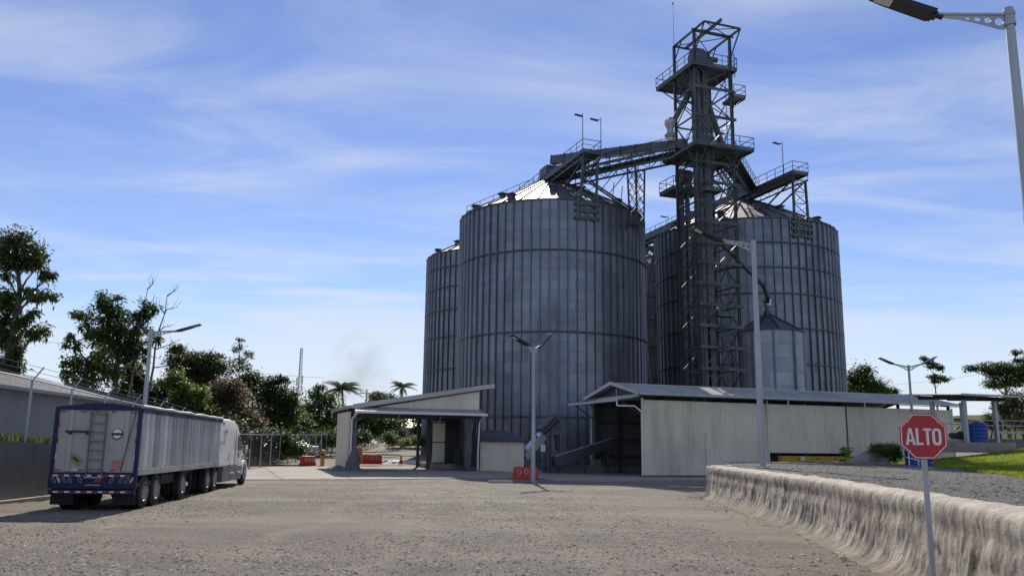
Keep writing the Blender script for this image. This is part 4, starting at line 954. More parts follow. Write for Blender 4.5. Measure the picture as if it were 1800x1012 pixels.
HEADM = MB().prism([(-.05, -.03), (.05, -.075), (.95, -.05), (1.25, -.02), (1.25, .03), (-.05, .04)], -.2, .2, 'y').mesh('lamp_head', 'lamp_black')
def hb():   # prism along y has (x, z) profile
    return HEADM
CELL = MB().box((.62, 0, .038), (1.1, .37, .012)).mesh('solar_panel', 'solar_cell')
LED = MB().box((.98, 0, -.052), (.34, .26, .02)).box((.98, 0, -.056), (.02, .27, .02)).mesh('light_panel', 'led_white')
NECK = MB().tube((-.22, 0, 0), (.06, 0, 0), .05, .05, 10).box((-.02, 0, -.01), (.16, .2, .1)).mesh('neck', 'lamp_black')
CLAMP = MB().lathe([(.1, -.28), (.115, -.28), (.115, -.2), (.104, -.2), (.104, -.06), (.115, -.06), (.115, .02), (.1, .02)], (0, 0, 0), 14).mesh('clamp', 'pole_galv')
def lamp(label, base, top, arms, r0=.12, r1=.085, tilt=20, sc=1.0, lean=(0, 0), al=1.0):
    h = top - base[2]; root = thing('street_lamp', label, 'street lamp', base, 0, 'solar street lamps')
    MB().tube((0, 0, 0), (lean[0] * .55, lean[1] * .55, h * .55), r0, (r0 + r1) / 2 + .006, 14).tube((lean[0] * .55, lean[1] * .55, h * .55), (lean[0], lean[1], h), (r0 + r1) / 2 - .004, r1, 14).build('pole', 'pole_galv', root, smooth=True)
    MB().tube((0, 0, 0), (0, 0, .05), r0 * 2, r0 * 2, 12).build('base_plate', 'pole_galv', root)
    obj('clamp', CLAMP, root, (lean[0], lean[1], h - .1))
    for ang, rise, tl in arms:
        for nm, me in (('bracket', BR), ('arm', ARM)):
            o = obj(nm, me, root, (lean[0] + r1 * .9 * math.cos(ang), lean[1] + r1 * .9 * math.sin(ang), h - .16)); o.rotation_euler = (0, -rise, ang); o.scale = (sc * al, sc, sc)
        hp = Vector((r1 + 1.4 * math.cos(rise) * sc * al, 0, h - .14 + 1.4 * math.sin(rise) * sc * al)); hp = Vector((hp.x * math.cos(ang), hp.x * math.sin(ang), hp.z)) + Vector((lean[0], lean[1], 0))
        hd = obj('lamp_head', HEADM, root, hp); hd.rotation_euler = (0, -tl, ang); hd.scale = (sc, sc, sc)
        for nm, me in (('solar_panel', CELL), ('light_panel', LED), ('neck', NECK)): obj(nm, me, hd)
    return root
lamp('galvanised solar lamp post cropped by the right edge of the photo', (9.92, 15.83, 1.15), 10.7, [(R(174), R(3), R(23))])
lamp('thick galvanised lamp post on the gravel terrace reaching toward the elevator tower', (10.33, 35.6, 1.25), 10.75, [(R(185), R(4), R(25))], .14, .095)
lamp('lone lamp post with two raised panels in front of the biggest silo', (1.29, 48.3, 0), 7.55, [(R(218), R(25), R(20)), (R(48), R(25), R(42))], .13, .06, sc=.95, al=.38)
lamp('lamp post rising behind the parked trailer with one arm to the right', (-17.0, 40.0, 1.3), 7.2, [(R(5), R(4), R(17))], .11, .08, sc=.84)
lamp('double-armed lamp post standing before the far end of the cream shed', (29.85, 64.0, 1.25), 8.35, [(R(190), R(9), R(20)), (R(8), R(14), R(27))], .12, .08, sc=.9)

# ------------------------------------------------------------------ stop sign reading ALTO
def stop_sign():
    x, y = 4.9, 10.26; root = thing('stop_sign', 'red octagonal stop sign reading ALTO on a galvanised post', 'sign', (x, y, 0), R(-6))
    zc = 2.09; w = .535 / 2
    def octo(rr): return [(rr / math.cos(R(22.5)) * math.cos(R(22.5 + 45 * i)), zc + rr / math.cos(R(22.5)) * math.sin(R(22.5 + 45 * i))) for i in range(8)]
    MB().prism(octo(w), -.004, .004, 'y').build('rim', 'sign_red', root)
    a, b = octo(w * .955), octo(w * .915); mb = MB()
    mb.add([(p[0], -.0055, p[1]) for p in a] + [(p[0], -.0055, p[1]) for p in b], [(i, (i + 1) % 8, 8 + (i + 1) % 8, 8 + i) for i in range(8)]); mb.build('border', 'sign_white', root)
    H2 = .098; zb = zc - H2 - .005
    def letter(name, polys, x0):
        mb = MB()
        for pl in polys:
            n = len(pl); mb.add([(x0 + u, -.0085, zb + v * 2 * H2) for u, v in pl] + [(x0 + u, -.0035, zb + v * 2 * H2) for u, v in pl], [tuple(range(n - 1, -1, -1)), tuple(range(n, 2 * n))] + [(i, (i + 1) % n, n + (i + 1) % n, n + i) for i in range(n)])
        mb.build('letter_' + name, 'sign_white', root)
    letter('a', [[(0, 0), (.03, 0), (.058, 1), (.04, 1)], [(.082, 0), (.112, 0), (.072, 1), (.0585, 1), (.0545, .9)], [(.0315, .2), (.0805, .2), (.076, .33), (.0355, .33)]], -.207)
    letter('l', [[(0, 0), (.030, 0), (.030, 1), (0, 1)], [(.0305, 0), (.082, 0), (.082, .145), (.0305, .145)]], -.088)
    letter('t', [[(.031, 0), (.062, 0), (.062, .855), (.031, .855)], [(0, .858), (.093, .858), (.093, 1), (0, 1)]], -.002)
    n = 28; quads = []
    for i in range(n):
        def P(k, rx, rz):
            t = 2 * math.pi * k / n; c, s = math.cos(t), math.sin(t); e = .6
            return (.052 + rx * math.copysign(abs(c) ** e, c), .5 + rz * math.copysign(abs(s) ** e, s))
        quads.append([P(i, .052, .5), P(i + 1, .052, .5), P(i + 1, .022, .355), P(i, .022, .355)])
    letter('o', quads, .098)
    for sx, sz in ((-1, 1), (1, 1), (-1, -1), (1, -1)): MB().tube((sx * .17, -.012, zc + sz * .17), (sx * .17, -.003, zc + sz * .17), .008, .008, 8).build('rivet', 'bright_galv', root)
    MB().box((0, .03, 1.13), (.055, .045, 2.32)).build('post', 'pole_galv', root, bevel=.004)
    for z in (zc - .12, zc + .12): MB().box((0, .012, z), (.16, .012, .04)).build('bracket', 'pole_galv', root)
stop_sign()
def survey_post():
    root = thing('marker_post', 'thin galvanised pipe stand-post in front of the cream shed', 'post', (12.9, 57.2, 0))
    MB().tube((0, 0, 0), (0, 0, 3.0), .035, .035, 8).build('pipe', 'pole_galv', root); MB().bar((-.18, 0, 2.9), (.18, 0, 2.9), .05).build('cross_pipe', 'pole_galv', root); MB().box((0, 0, 2.6), (.2, .1, .1)).build('valve', 'pole_galv', root); MB().tube((0, 0, 0), (0, 0, .12), .12, .12, 10).build('foot', 'concrete', root)
survey_post()

# ------------------------------------------------------------------ water-filled barriers, cone, bollard
def barrier_proto():
    root = thing('plastic_barrier', 'red plastic barrier with white angle marks at the back of the shelter', 'barrier', (0, 0, 0), 0, 'red plastic road barriers')
    W = .76
    prof = [(-.24, 0), (.24, 0), (.24, .12), (.13, .3), (.1, .72), (-.1, .72), (-.13, .3), (-.24, .12)]
    mb = MB(); n = len(prof)
    vs = [(s * W * (1 - .06 * z), y, z) for s in (-1, 1) for y, z in prof]; mb.add(vs, [tuple(range(n)), tuple(range(2 * n - 1, n - 1, -1))] + [(i, n + i, n + (i + 1) % n, (i + 1) % n) for i in range(n)])
    mb.build('body', 'red_plastic', root, bevel=.03)
    for k in range(3):
        x0 = -.42 + k * .42
        for s in (-1, 1):
            mb = MB(); mb.bar((x0 + s * .03, -.152, .30), (x0 + s * .13, -.142, .45), .04, .02); mb.bar((x0 + s * .13, -.142, .45), (x0 + s * .03, -.132, .60), .04, .02); mb.build('angle_mark', 'white_tape', root)
    for x in (-.45, .45): MB().tube((x, 0, .72), (x, 0, .77), .06, .06, 10).build('filler_cap', 'red_plastic', root)
    return root
bp = barrier_proto(); bp.location = (-10.6, 67.0, .52); bp.rotation_euler = (0, 0, .06)
b2 = copy_tree(bp); b2['label'] = 'red plastic barrier standing beside the lone lamp post'; b2.location = (.95, 52.4, .04); b2.rotation_euler = (0, 0, .25)
b3 = copy_tree(bp); b3['label'] = 'red plastic barrier end-on at the foot of the chain-link fence'; b3.location = (-15.2, 65.5, gh(-15.2, 65.5)); b3.rotation_euler = (0, 0, 1.15)
def cone(label, loc, m, sc=1.0):
    root = thing('traffic_cone', label, 'cone', loc); root.scale = (sc, sc, sc)
    MB().lathe([(.17, .04), (.10, .36), (.035, .7), (.0, .71)], (0, 0, 0), 16).build('body', m, root, smooth=True); MB().box((0, 0, .02), (.4, .4, .04)).build('base', m, root); MB().lathe([(.118, .3), (.092, .42)], (0, 0, 0), 16).build('band', 'white_tape', root, smooth=True)
cone('small orange traffic cone behind the shelter near white sheeting', (-8.7, 69.5, .5), 'red_plastic')
def orange_marker():
    root = thing('safety_barrel', 'orange safety barrel post behind the red barrier by the fence', 'barrel', (-12.4, 71.5, gh(-12.4, 71.5)))
    MB().lathe([(.42, 0), (.42, .12), (.30, .12), (.27, .6), (.3, .62), (.24, 1.0), (.26, 1.02), (.16, 1.35), (0, 1.37)], (0, 0, 0), 18).build('body', 'orange_plastic', root, smooth=True); MB().tube((0, 0, 1.3), (0, 0, 1.62), .04, .04, 8).build('handle', 'orange_plastic', root)
orange_marker()
def bollard():
    root = thing('bollard', 'yellow painted bollard between the fence and the shelter wall', 'bollard', (-14.2, 66.0, gh(-14.2, 66)))
    MB().tube((0, 0, 0), (0, 0, 1.1), .15, .15, 14).lathe([(.15, 1.1), (.1, 1.17), (0, 1.2)], (0, 0, 0), 14).build('post', 'yellow_paint', root, smooth=True); MB().lathe([(.154, .75), (.154, .9)], (0, 0, 0), 14).build('band', 'black_print', root)
bollard()
def manhole():
    root = thing('drain_kerb', 'low broken concrete drain edge in the gravel beside the lamp post', 'drain', (.2, 47.6, .02), R(12))
    MB().box((-.7, 0, .03), (1.3, .3, .16)).build('edge', 'kerb', root, bevel=.02); MB().box((.55, .05, .02), (1.0, .25, .12)).build('edge', 'wall_grey', root, bevel=.02)
manhole()

# ------------------------------------------------------------------ grain trailer and tractor (local y forward, x to the right, origin under the trailer's rear)
TD = Vector((-.1246, .992, 0)); TA = math.atan2(TD.y, TD.x) - math.pi / 2
TO = Vector((-10.77, 26.0, 0)) + TD * -1.15 + Vector((-.992, -.1246, 0)) * 1.16
def wheel(parent, x, y, r=.5, w=.26, side=1, front=False):
    root = obj('wheel', MB().lathe([(r * .55, -w / 2), (r * .9, -w / 2), (r, -w * .36), (r, w * .36), (r * .9, w / 2), (r * .55, w / 2)], (0, 0, 0), 28, 'x').mesh('tyre', 'rubber', True), parent, (x, y, r))
    d = side * w / 2
    if front: prof = [(r * .56, d * .95), (r * .5, d * 1.0), (r * .42, d * .9), (r * .3, d * 1.05), (r * .16, d * 1.35), (0, d * 1.4)]
    else: prof = [(r * .58, d * .98), (r * .54, d * 1.02), (r * .48, d * .6), (r * .30, d * .15), (r * .17, d * .15), (r * .15, d * .9), (0, d * .95)]
    MB().lathe(prof, (0, 0, 0), 26, 'x').build('rim', 'rim', root, smooth=True)
    mb = MB()
    for i in range(8): a = i * math.pi / 4; mb.tube((d * .3 if not front else d * .95, r * .26 * math.cos(a), r * .26 * math.sin(a)), (d * .5 if not front else d * 1.15, r * .26 * math.cos(a), r * .26 * math.sin(a)), .02, .02, 6)
    mb.build('wheel_nuts', 'chrome', root)
    return root
def trailer():
    root = thing('grain_trailer', 'long white and blue grain hopper trailer with rear ladder parked by the fence', 'trailer', TO, TA)
    W, Lt, z0, z1 = 1.15, 11.35, 1.05, 2.86; hw = W
    # sides: ribbed panels of worn aluminium
    n = 22; pw = (Lt - .2) / n
    me = MB().prism([(0, z0 + .1), (0, z1 - .08), (.03, z1 - .08), (.03, z0 + .1)], 0, 1, 'x')
    prof = [(.004, 0), (.004, .0), (pw * .5, 0), (pw * .58, .045), (pw * .92, .045), (pw - .004, 0)]
    k = len(prof); sm = MB().add([(x, y, z) for z in (z0 + .1, z1 - .07) for y, x in prof], [(i, i + 1, k + i + 1, k + i) for i in range(k - 1)]).mesh('side_panel', 'trailer_alu', fix=False)
    for s in (1, -1):
        for i in range(n): o = obj('side_panel', sm, root, (s * (hw - .05), .1 + i * pw, 0)); o.scale = (s, 1, 1)
        beam('top_rail', (s * (hw - .01), .08, z1 - .03), (s * (hw - .01), Lt, z1 - .03), .1, 'blue_paint', root, .12)
        beam('bottom_rail', (s * (hw - .02), .08, z0 + .02), (s * (hw - .02), Lt, z0 + .02), .08, 'trailer_alu', root, .17)
        for i in range(n): MB().box((s * (hw + .0), .1 + (i + .77) * pw, z0 + .14), (.03, .09, .06)).build('rail_cleat', 'trailer_white', root)
    # rolled tarp along the right top edge
    mb = MB(); pts = [(hw + .0, .1 + i * (Lt - .1) / 14, z1 + .075 + .012 * math.sin(i * 2.1)) for i in range(15)]
    mb.path(pts, [.05 + .012 * math.sin(i * 3.7) for i in range(15)], 10); mb.build('rolled_tarp', 'trailer_white', root, smooth=True)
    MB().add([(-hw, .1, z1 + .03), (-hw, Lt, z1 + .03), (0, Lt, z1 + .1), (0, .1, z1 + .13), (hw, .1, z1 + .03), (hw, Lt, z1 + .03)], [(0, 3, 2, 1), (3, 4, 5, 2)]).build('top_cover', 'blue_paint', root)
    # rear wall
    MB().box((0, .05, (z0 + z1) / 2), (2 * hw - .1, .05, z1 - z0 - .02)).build('rear_wall', 'trailer_white', root)
    MB().prism([(-hw - .02, z1 - .05), (hw + .02, z1 - .05), (hw + .02, z1 + .03), (.15, z1 + .15), (-.15, z1 + .15), (-hw - .02, z1 + .03)], -.03, .1, 'y').build('rear_header', 'blue_paint', root)
    for s in (-1, 1): MB().box((s * (hw - .02), .03, (z0 + z1) / 2 - .2), (.1, .13, z1 - z0 + .3)).build('corner_post', 'blue_paint', root)
    for x in (-.72, -.17, .27, .80): MB().prism([(x - .08, .028), (x - .045, -.03), (x + .045, -.03), (x + .08, .028)], z0 + .05, z1 - .06, 'z').build('rear_rib', 'trailer_white', root)
    MB().prism([(-hw - .03, .62), (hw + .03, .62), (hw + .03, z0 + .02), (-hw - .03, z0 + .02)], -.03, .08, 'y').build('rear_plate', 'blue_paint', root)
    MB().box((0, .02, .53), (2 * hw, .12, .12)).build('bumper', 'blue_paint', root)
    for s in (-1, 1): MB().box((s * .8, .9, .72), (.62, 1.6, .12)).build('mudguard', 'blue_paint', root); MB().box((s * (hw - .32), .16, .42), (.62, .02, .5)).build('mud_flap', 'rubber', root)
    mb = MB()                                       # ladder
    for x in (-.175, .235): mb.bar((x, -.06, .95), (x, -.06, z1 - .04), .035, .05)
    for i in range(7): mb.bar((-.175, -.06, 1.16 + i * .255), (.235, -.06, 1.16 + i * .255), .028)
    mb.build('ladder', 'fairing_grey', root); MB().box((.03, -.05, .93), (.5, .1, .03)).box((.03, -.05, .72), (.4, .08, .025)).build('ladder_step', 'pole_galv', root)
    # reflective tape, lights, placards
    for i in range(14):
        x = -1.0 + i * .15
        if i != 7: MB().box((x, -.034, z0 - .07), (.13, .008, .045)).build('reflector', 'white_tape' if i % 2 == 0 else 'red_tape', root)
        MB().box((x + .05, -.045, .53), (.13, .008, .045)).build('reflector', 'white_tape' if i % 2 == 0 else 'red_tape', root)
    for x in (-.98, -.42, -.05, .36, .95): MB().box((x, .016, z1 - .1), (.16, .012, .035)).build('marker', 'red_tape', root)
    for x in (-.98, -.36, .5): MB().box((x, .016, z0 + .08), (.16, .012, .035)).build('marker', 'red_tape', root)
    for x in (.30, -.5): MB().box((x, .016, z0 + .08), (.15, .012, .035)).build('marker', 'white_tape', root)
    for z in (2.4, 1.95, 1.5):
        for x in (-1.06, 1.06): MB().box((x, .016, z), (.04, .012, .14)).build('marker', 'red_tape' if z != 1.5 else 'white_tape', root)
    def oval(x, z, ang, m, fill=None):
        mb = MB(); n = 20; vs = []
        for rx, rz in ((.036, .09), (.026, .078)):
            for i in range(n):
                t = 2 * math.pi * i / n; u, v = rx * math.copysign(abs(math.cos(t)) ** .7, math.cos(t)), rz * math.copysign(abs(math.sin(t)) ** .7, math.sin(t))
                vs.append((x + u * math.cos(ang) - v * math.sin(ang), -.038, z + u * math.sin(ang) + v * math.cos(ang)))
        mb.add(vs, [(i, (i + 1) % n, n + (i + 1) % n, n + i) for i in range(n)])
        o = mb.build('tail_light', m, root); MB().add([(v[0], -.036, v[2]) for v in vs[n:]], [tuple(range(n))]).build('lens', fill or 'blue_paint', o)
    for x in (-1.03, -.9, -.75, -.6, -.33): oval(x, .86, R(28), 'pole_galv', 'pole_galv' if x == -.9 else 'blue_paint')
    for x in (.52, .78, .93, 1.06): oval(x, .86, R(-28), 'pole_galv', 'amber' if x > 1 else 'blue_paint')
    for x in (.1, .2): MB().tube((x, -.03, .85), (x, -.045, .85), .05, .05, 14).build('round_light', 'red_tape', root)
    MB().box((-.5, -.005, 1.42), (.34, .012, .2), ry=R(38)).build('placard', 'placard', root)
    MB().box((-.5, -.013, 1.42), (.2, .006, .06), ry=R(38)).build('placard_print', 'black_print', root)
    st = MB().box((.63, .017, 1.28), (.36, .012, .27)).build('sticker', 'pink_sticker', root)
    for i, w in enumerate((.28, .2, .24)): MB().box((.60, .009, 1.37 - i * .06), (w, .006, .012)).build('sticker_line', 'red_tape', st)
    lg = MB().tube((.54, .012, 2.14), (.54, .02, 2.14), .155, .155, 24).build('emblem', 'black_print', root); MB().tube((.54, .006, 2.15), (.54, .012, 2.15), .13, .13, 24).build('emblem_disc', 'white_tape', lg); MB().box((.54, .003, 2.14), (.3, .006, .07)).build('emblem_band', 'black_print', lg)
    mb = MB().bar((-.86, -.02, 2.2), (-.12, -.02, 2.2), .05); mb.box((-.72, -.03, 2.15), (.1, .06, .06)).box((-.24, -.03, 2.15), (.1, .06, .06)); mb.build('latch_bar', 'chassis', root)
    beam('tarp_crank', (1.02, -.05, z1 - .1), (.74, -.05, z0 + .05), .02, 'chassis', root)
    # underside: hoppers, frame, axles
    for y0, y1 in ((2.9, 5.6), (5.9, 8.4)):
        mb = MB(); a = [(-hw + .1, y0, z0), (hw - .1, y0, z0), (hw - .1, y1, z0), (-hw + .1, y1, z0)]; ym = (y0 + y1) / 2; b = [(-.35, ym - .35, .5), (.35, ym - .35, .5), (.35, ym + .35, .5), (-.35, ym + .35, .5)]
        mb.add(a + b, [(0, 1, 5, 4), (1, 2, 6, 5), (2, 3, 7, 6), (3, 0, 4, 7), (4, 5, 6, 7)]); mb.build('hopper', 'blue_paint', root)
    MB().box((0, Lt / 2, z0 - .02), (2 * hw - .14, Lt - .2, .06)).build('floor', 'chassis', root)
    MB().box((0, Lt - .03, (z0 + z1) / 2), (2 * hw - .1, .05, z1 - z0)).build('front_wall', 'trailer_white', root)
    for s in (-1, 1): beam('frame_rail', (s * .45, .2, .85), (s * .45, Lt - .3, .9), .12, 'chassis', root, .22); beam('landing_leg', (s * .8, 8.0, .25), (s * .8, 8.0, 1.05), .1, 'chassis', root)
    for i, y in enumerate((1.05, 2.3, 5.6)):
        beam('axle', (-.9, y, .5), (.9, y, .5), .14, 'chassis', root)
        for s in (-1, 1): wheel(root, s * 1.0, y, .5, .26, s); wheel(root, s * .68, y, .5, .26, s)
    MB().box((.9, 4.3, .75), (.06, 1.6, .3)).build('side_panel_low', 'chassis', root); MB().box((.7, 6.6, .62), (.3, .5, .1)).build('battery_step', 'pole_galv', root)
    return root
trailer()
def tractor():
    root = thing('truck_tractor', 'white sleeper-cab truck tractor hitched to the grain trailer', 'truck', TO + TD * 11.4, TA)
    # y measured from the back of the sleeper (0) to the bumper (7.3); 1.15 half width
    hw = 1.12
    prof = [(.15, .95), (.15, 2.6), (.22, 2.86), (.8, 2.96), (2.6, 2.98), (3.6, 2.92), (4.2, 2.74), (4.5, 2.42), (4.5, .95)]
    body = MB(); n = len(prof); vs = []
    for x, ins in ((-hw, 1), (hw, 1)):
        for y, z in prof: vs.append((x * (1 - .1 * sstep(2.3, 3.0, z)), y, z))
    body.add(vs, [tuple(range(n)), tuple(range(2 * n - 1, n - 1, -1))] + [(i, n + i, n + (i + 1) % n, (i + 1) % n) for i in range(n)])
    body.build('sleeper', 'cab_white', root, bevel=.07)
    cab = MB(); prof = [(4.42, .95), (4.42, 2.44), (4.8, 2.32), (5.05, 2.05), (5.5, 1.62), (5.55, .95)]
    n = len(prof); vs = []
    for x in (-1, 1):
        for y, z in prof: vs.append((x * (hw - .015 - .12 * sstep(1.6, 2.4, z)), y, z))
    cab.add(vs, [tuple(range(n)), tuple(range(2 * n - 1, n - 1, -1))] + [(i, n + i, n + (i + 1) % n, (i + 1) % n) for i in range(n)]); cab.build('cab', 'cab_white', root, bevel=.06)
    hood = MB(); prof = [(5.5, .75), (5.5, 1.66), (6.3, 1.5), (6.95, 1.32), (7.2, 1.05), (7.25, .7)]
    n = len(prof); vs = []
    for x in (-1, 1):
        for y, z in prof: vs.append((x * (1.0 - .2 * sstep(5.5, 7.2, y)), y, z))
    hood.add(vs, [tuple(range(n)), tuple(range(2 * n - 1, n - 1, -1))] + [(i, n + i, n + (i + 1) % n, (i + 1) % n) for i in range(n)]); hood.build('hood', 'cab_white', root, bevel=.1)
    for s in (-1, 1):
        a = [(s * 1.13, 6.1 + .68 * math.cos(t), .5 + .66 * math.sin(t)) for t in [math.pi * i / 12 for i in range(13)]]; mb = MB()
        vs = a + [(s * .72, y, z) for _, y, z in a]; mb.add(vs, [(i, i + 1, 14 + i, 13 + i) for i in range(12)]); vs2 = a + [(s * 1.13, 6.1 + .52 * math.cos(t), .5 + .5 * math.sin(t)) for t in [math.pi * i / 12 for i in range(13)]]
        mb.add(vs2, [(i, i + 1, 14 + i, 13 + i) for i in range(12)]); mb.build('fender', 'cab_white', root, smooth=True)
        MB().prism([(4.12, 1.62), (4.12, 2.3), (4.7, 2.22), (4.95, 2.0), (5.25, 1.64)], s * (hw - .03) - .05, s * (hw - .03) + .04, 'x').build('side_window', 'glass_dark', root)
        MB().box((s * (hw + .0), 3.52, 1.75), (.02, .02, 1.6)).build('door_seam', 'fairing_grey', root); MB().box((s * (hw + .01), 4.25, 1.4), (.03, .05, .22)).build('door_handle', 'lamp_black', root)
        MB().box((s * (hw + .005), 1.15, 2.42), (.015, .62, .14)).build('air_vent', 'pole_galv', root); MB().box((s * (hw + .005), .95, 2.1), (.015, .05, .5)).build('grab_rail', 'chassis', root)
        MB().box((s * (hw + .005), .5, 2.74), (.02, .22, .12)).build('roof_light', 'chassis', root)
        for k, z in enumerate((1.48, 1.36, 1.26)): MB().box((s * (hw + .004), 2.2 - .1 * k, z), (.008, .12, .06)).build('lettering', 'black_print', root)
        MB().prism([(.9, .3), (5.3, .3), (5.3, .55), (5.42, .95), (1.1, .95)], s * (hw - .25), s * hw, 'x').build('side_fairing', 'fairing_grey', root, bevel=.03)
        for y in (3.0, 4.6): MB().box((s * (hw + .0), y, .62), (.12, .6, .05)).build('step', 'pole_galv', root)
        for y in (2.1, 2.35, 2.6): MB().box((s * (hw + .005), y, 1.0), (.02, .1, .05)).build('badge', 'chrome', root)
        mb = MB().bar((s * 1.1, 5.1, 1.75), (s * 1.38, 5.3, 1.8), .04).bar((s * 1.1, 5.1, 2.1), (s * 1.38, 5.3, 2.1), .04); mb.box((s * 1.42, 5.32, 1.95), (.1, .12, .5)).build('mirror', 'chassis', root)
        MB().tube((s * .98, 7.05, 1.5), (s * 1.02, 7.1, 1.72), .015, .015, 6).box((s * 1.03, 7.1, 1.78), (.16, .08, .16)).build('hood_mirror', 'cab_white', root)
        MB().box((s * .88, 7.0, .98), (.2, .22, .2)).build('headlight', 'glass_dark', root)
        beam('frame_rail', (s * .42, -3.3, .8), (s * .42, 6.9, .8), .1, 'chassis', root, .25)
        wheel(root, s * 1.0, 6.1, .5, .27, s, True)
        for y in (-1.9, -.6): wheel(root, s * 1.0, y, .5, .26, s); wheel(root, s * .68, y, .5, .26, s)
    MB().add([(-.96, 5.5, 1.66), (.96, 5.5, 1.66), (.88, 4.86, 2.32), (-.88, 4.86, 2.32)], [(0, 1, 2, 3)]).build('windscreen', 'glass_dark', root)
    MB().box((0, 7.25, .5), (2.1, .2, .42)).build('bumper', 'cab_white', root, bevel=.05); MB().box((0, 7.2, .95), (1.0, .08, .5)).build('grille', 'chrome', root)
    for y in (-1.9, -.6, 6.1): beam('axle', (-.9, y, .5), (.9, y, .5), .14, 'chassis', root)
    MB().tube((0, -1.3, .95), (0, -1.3, 1.02), .45, .45, 20).build('fifth_wheel', 'chassis', root)
    mb = MB()
    for k in range(5): mb.path([(.2 + .08 * k, -.05, 1.6), (.25 + .1 * k, -.5, 1.2), (.1, -.9, 1.3)], [.02] * 3, 6)
    mb.build('air_lines', 'chassis', root)
    return root
tractor()

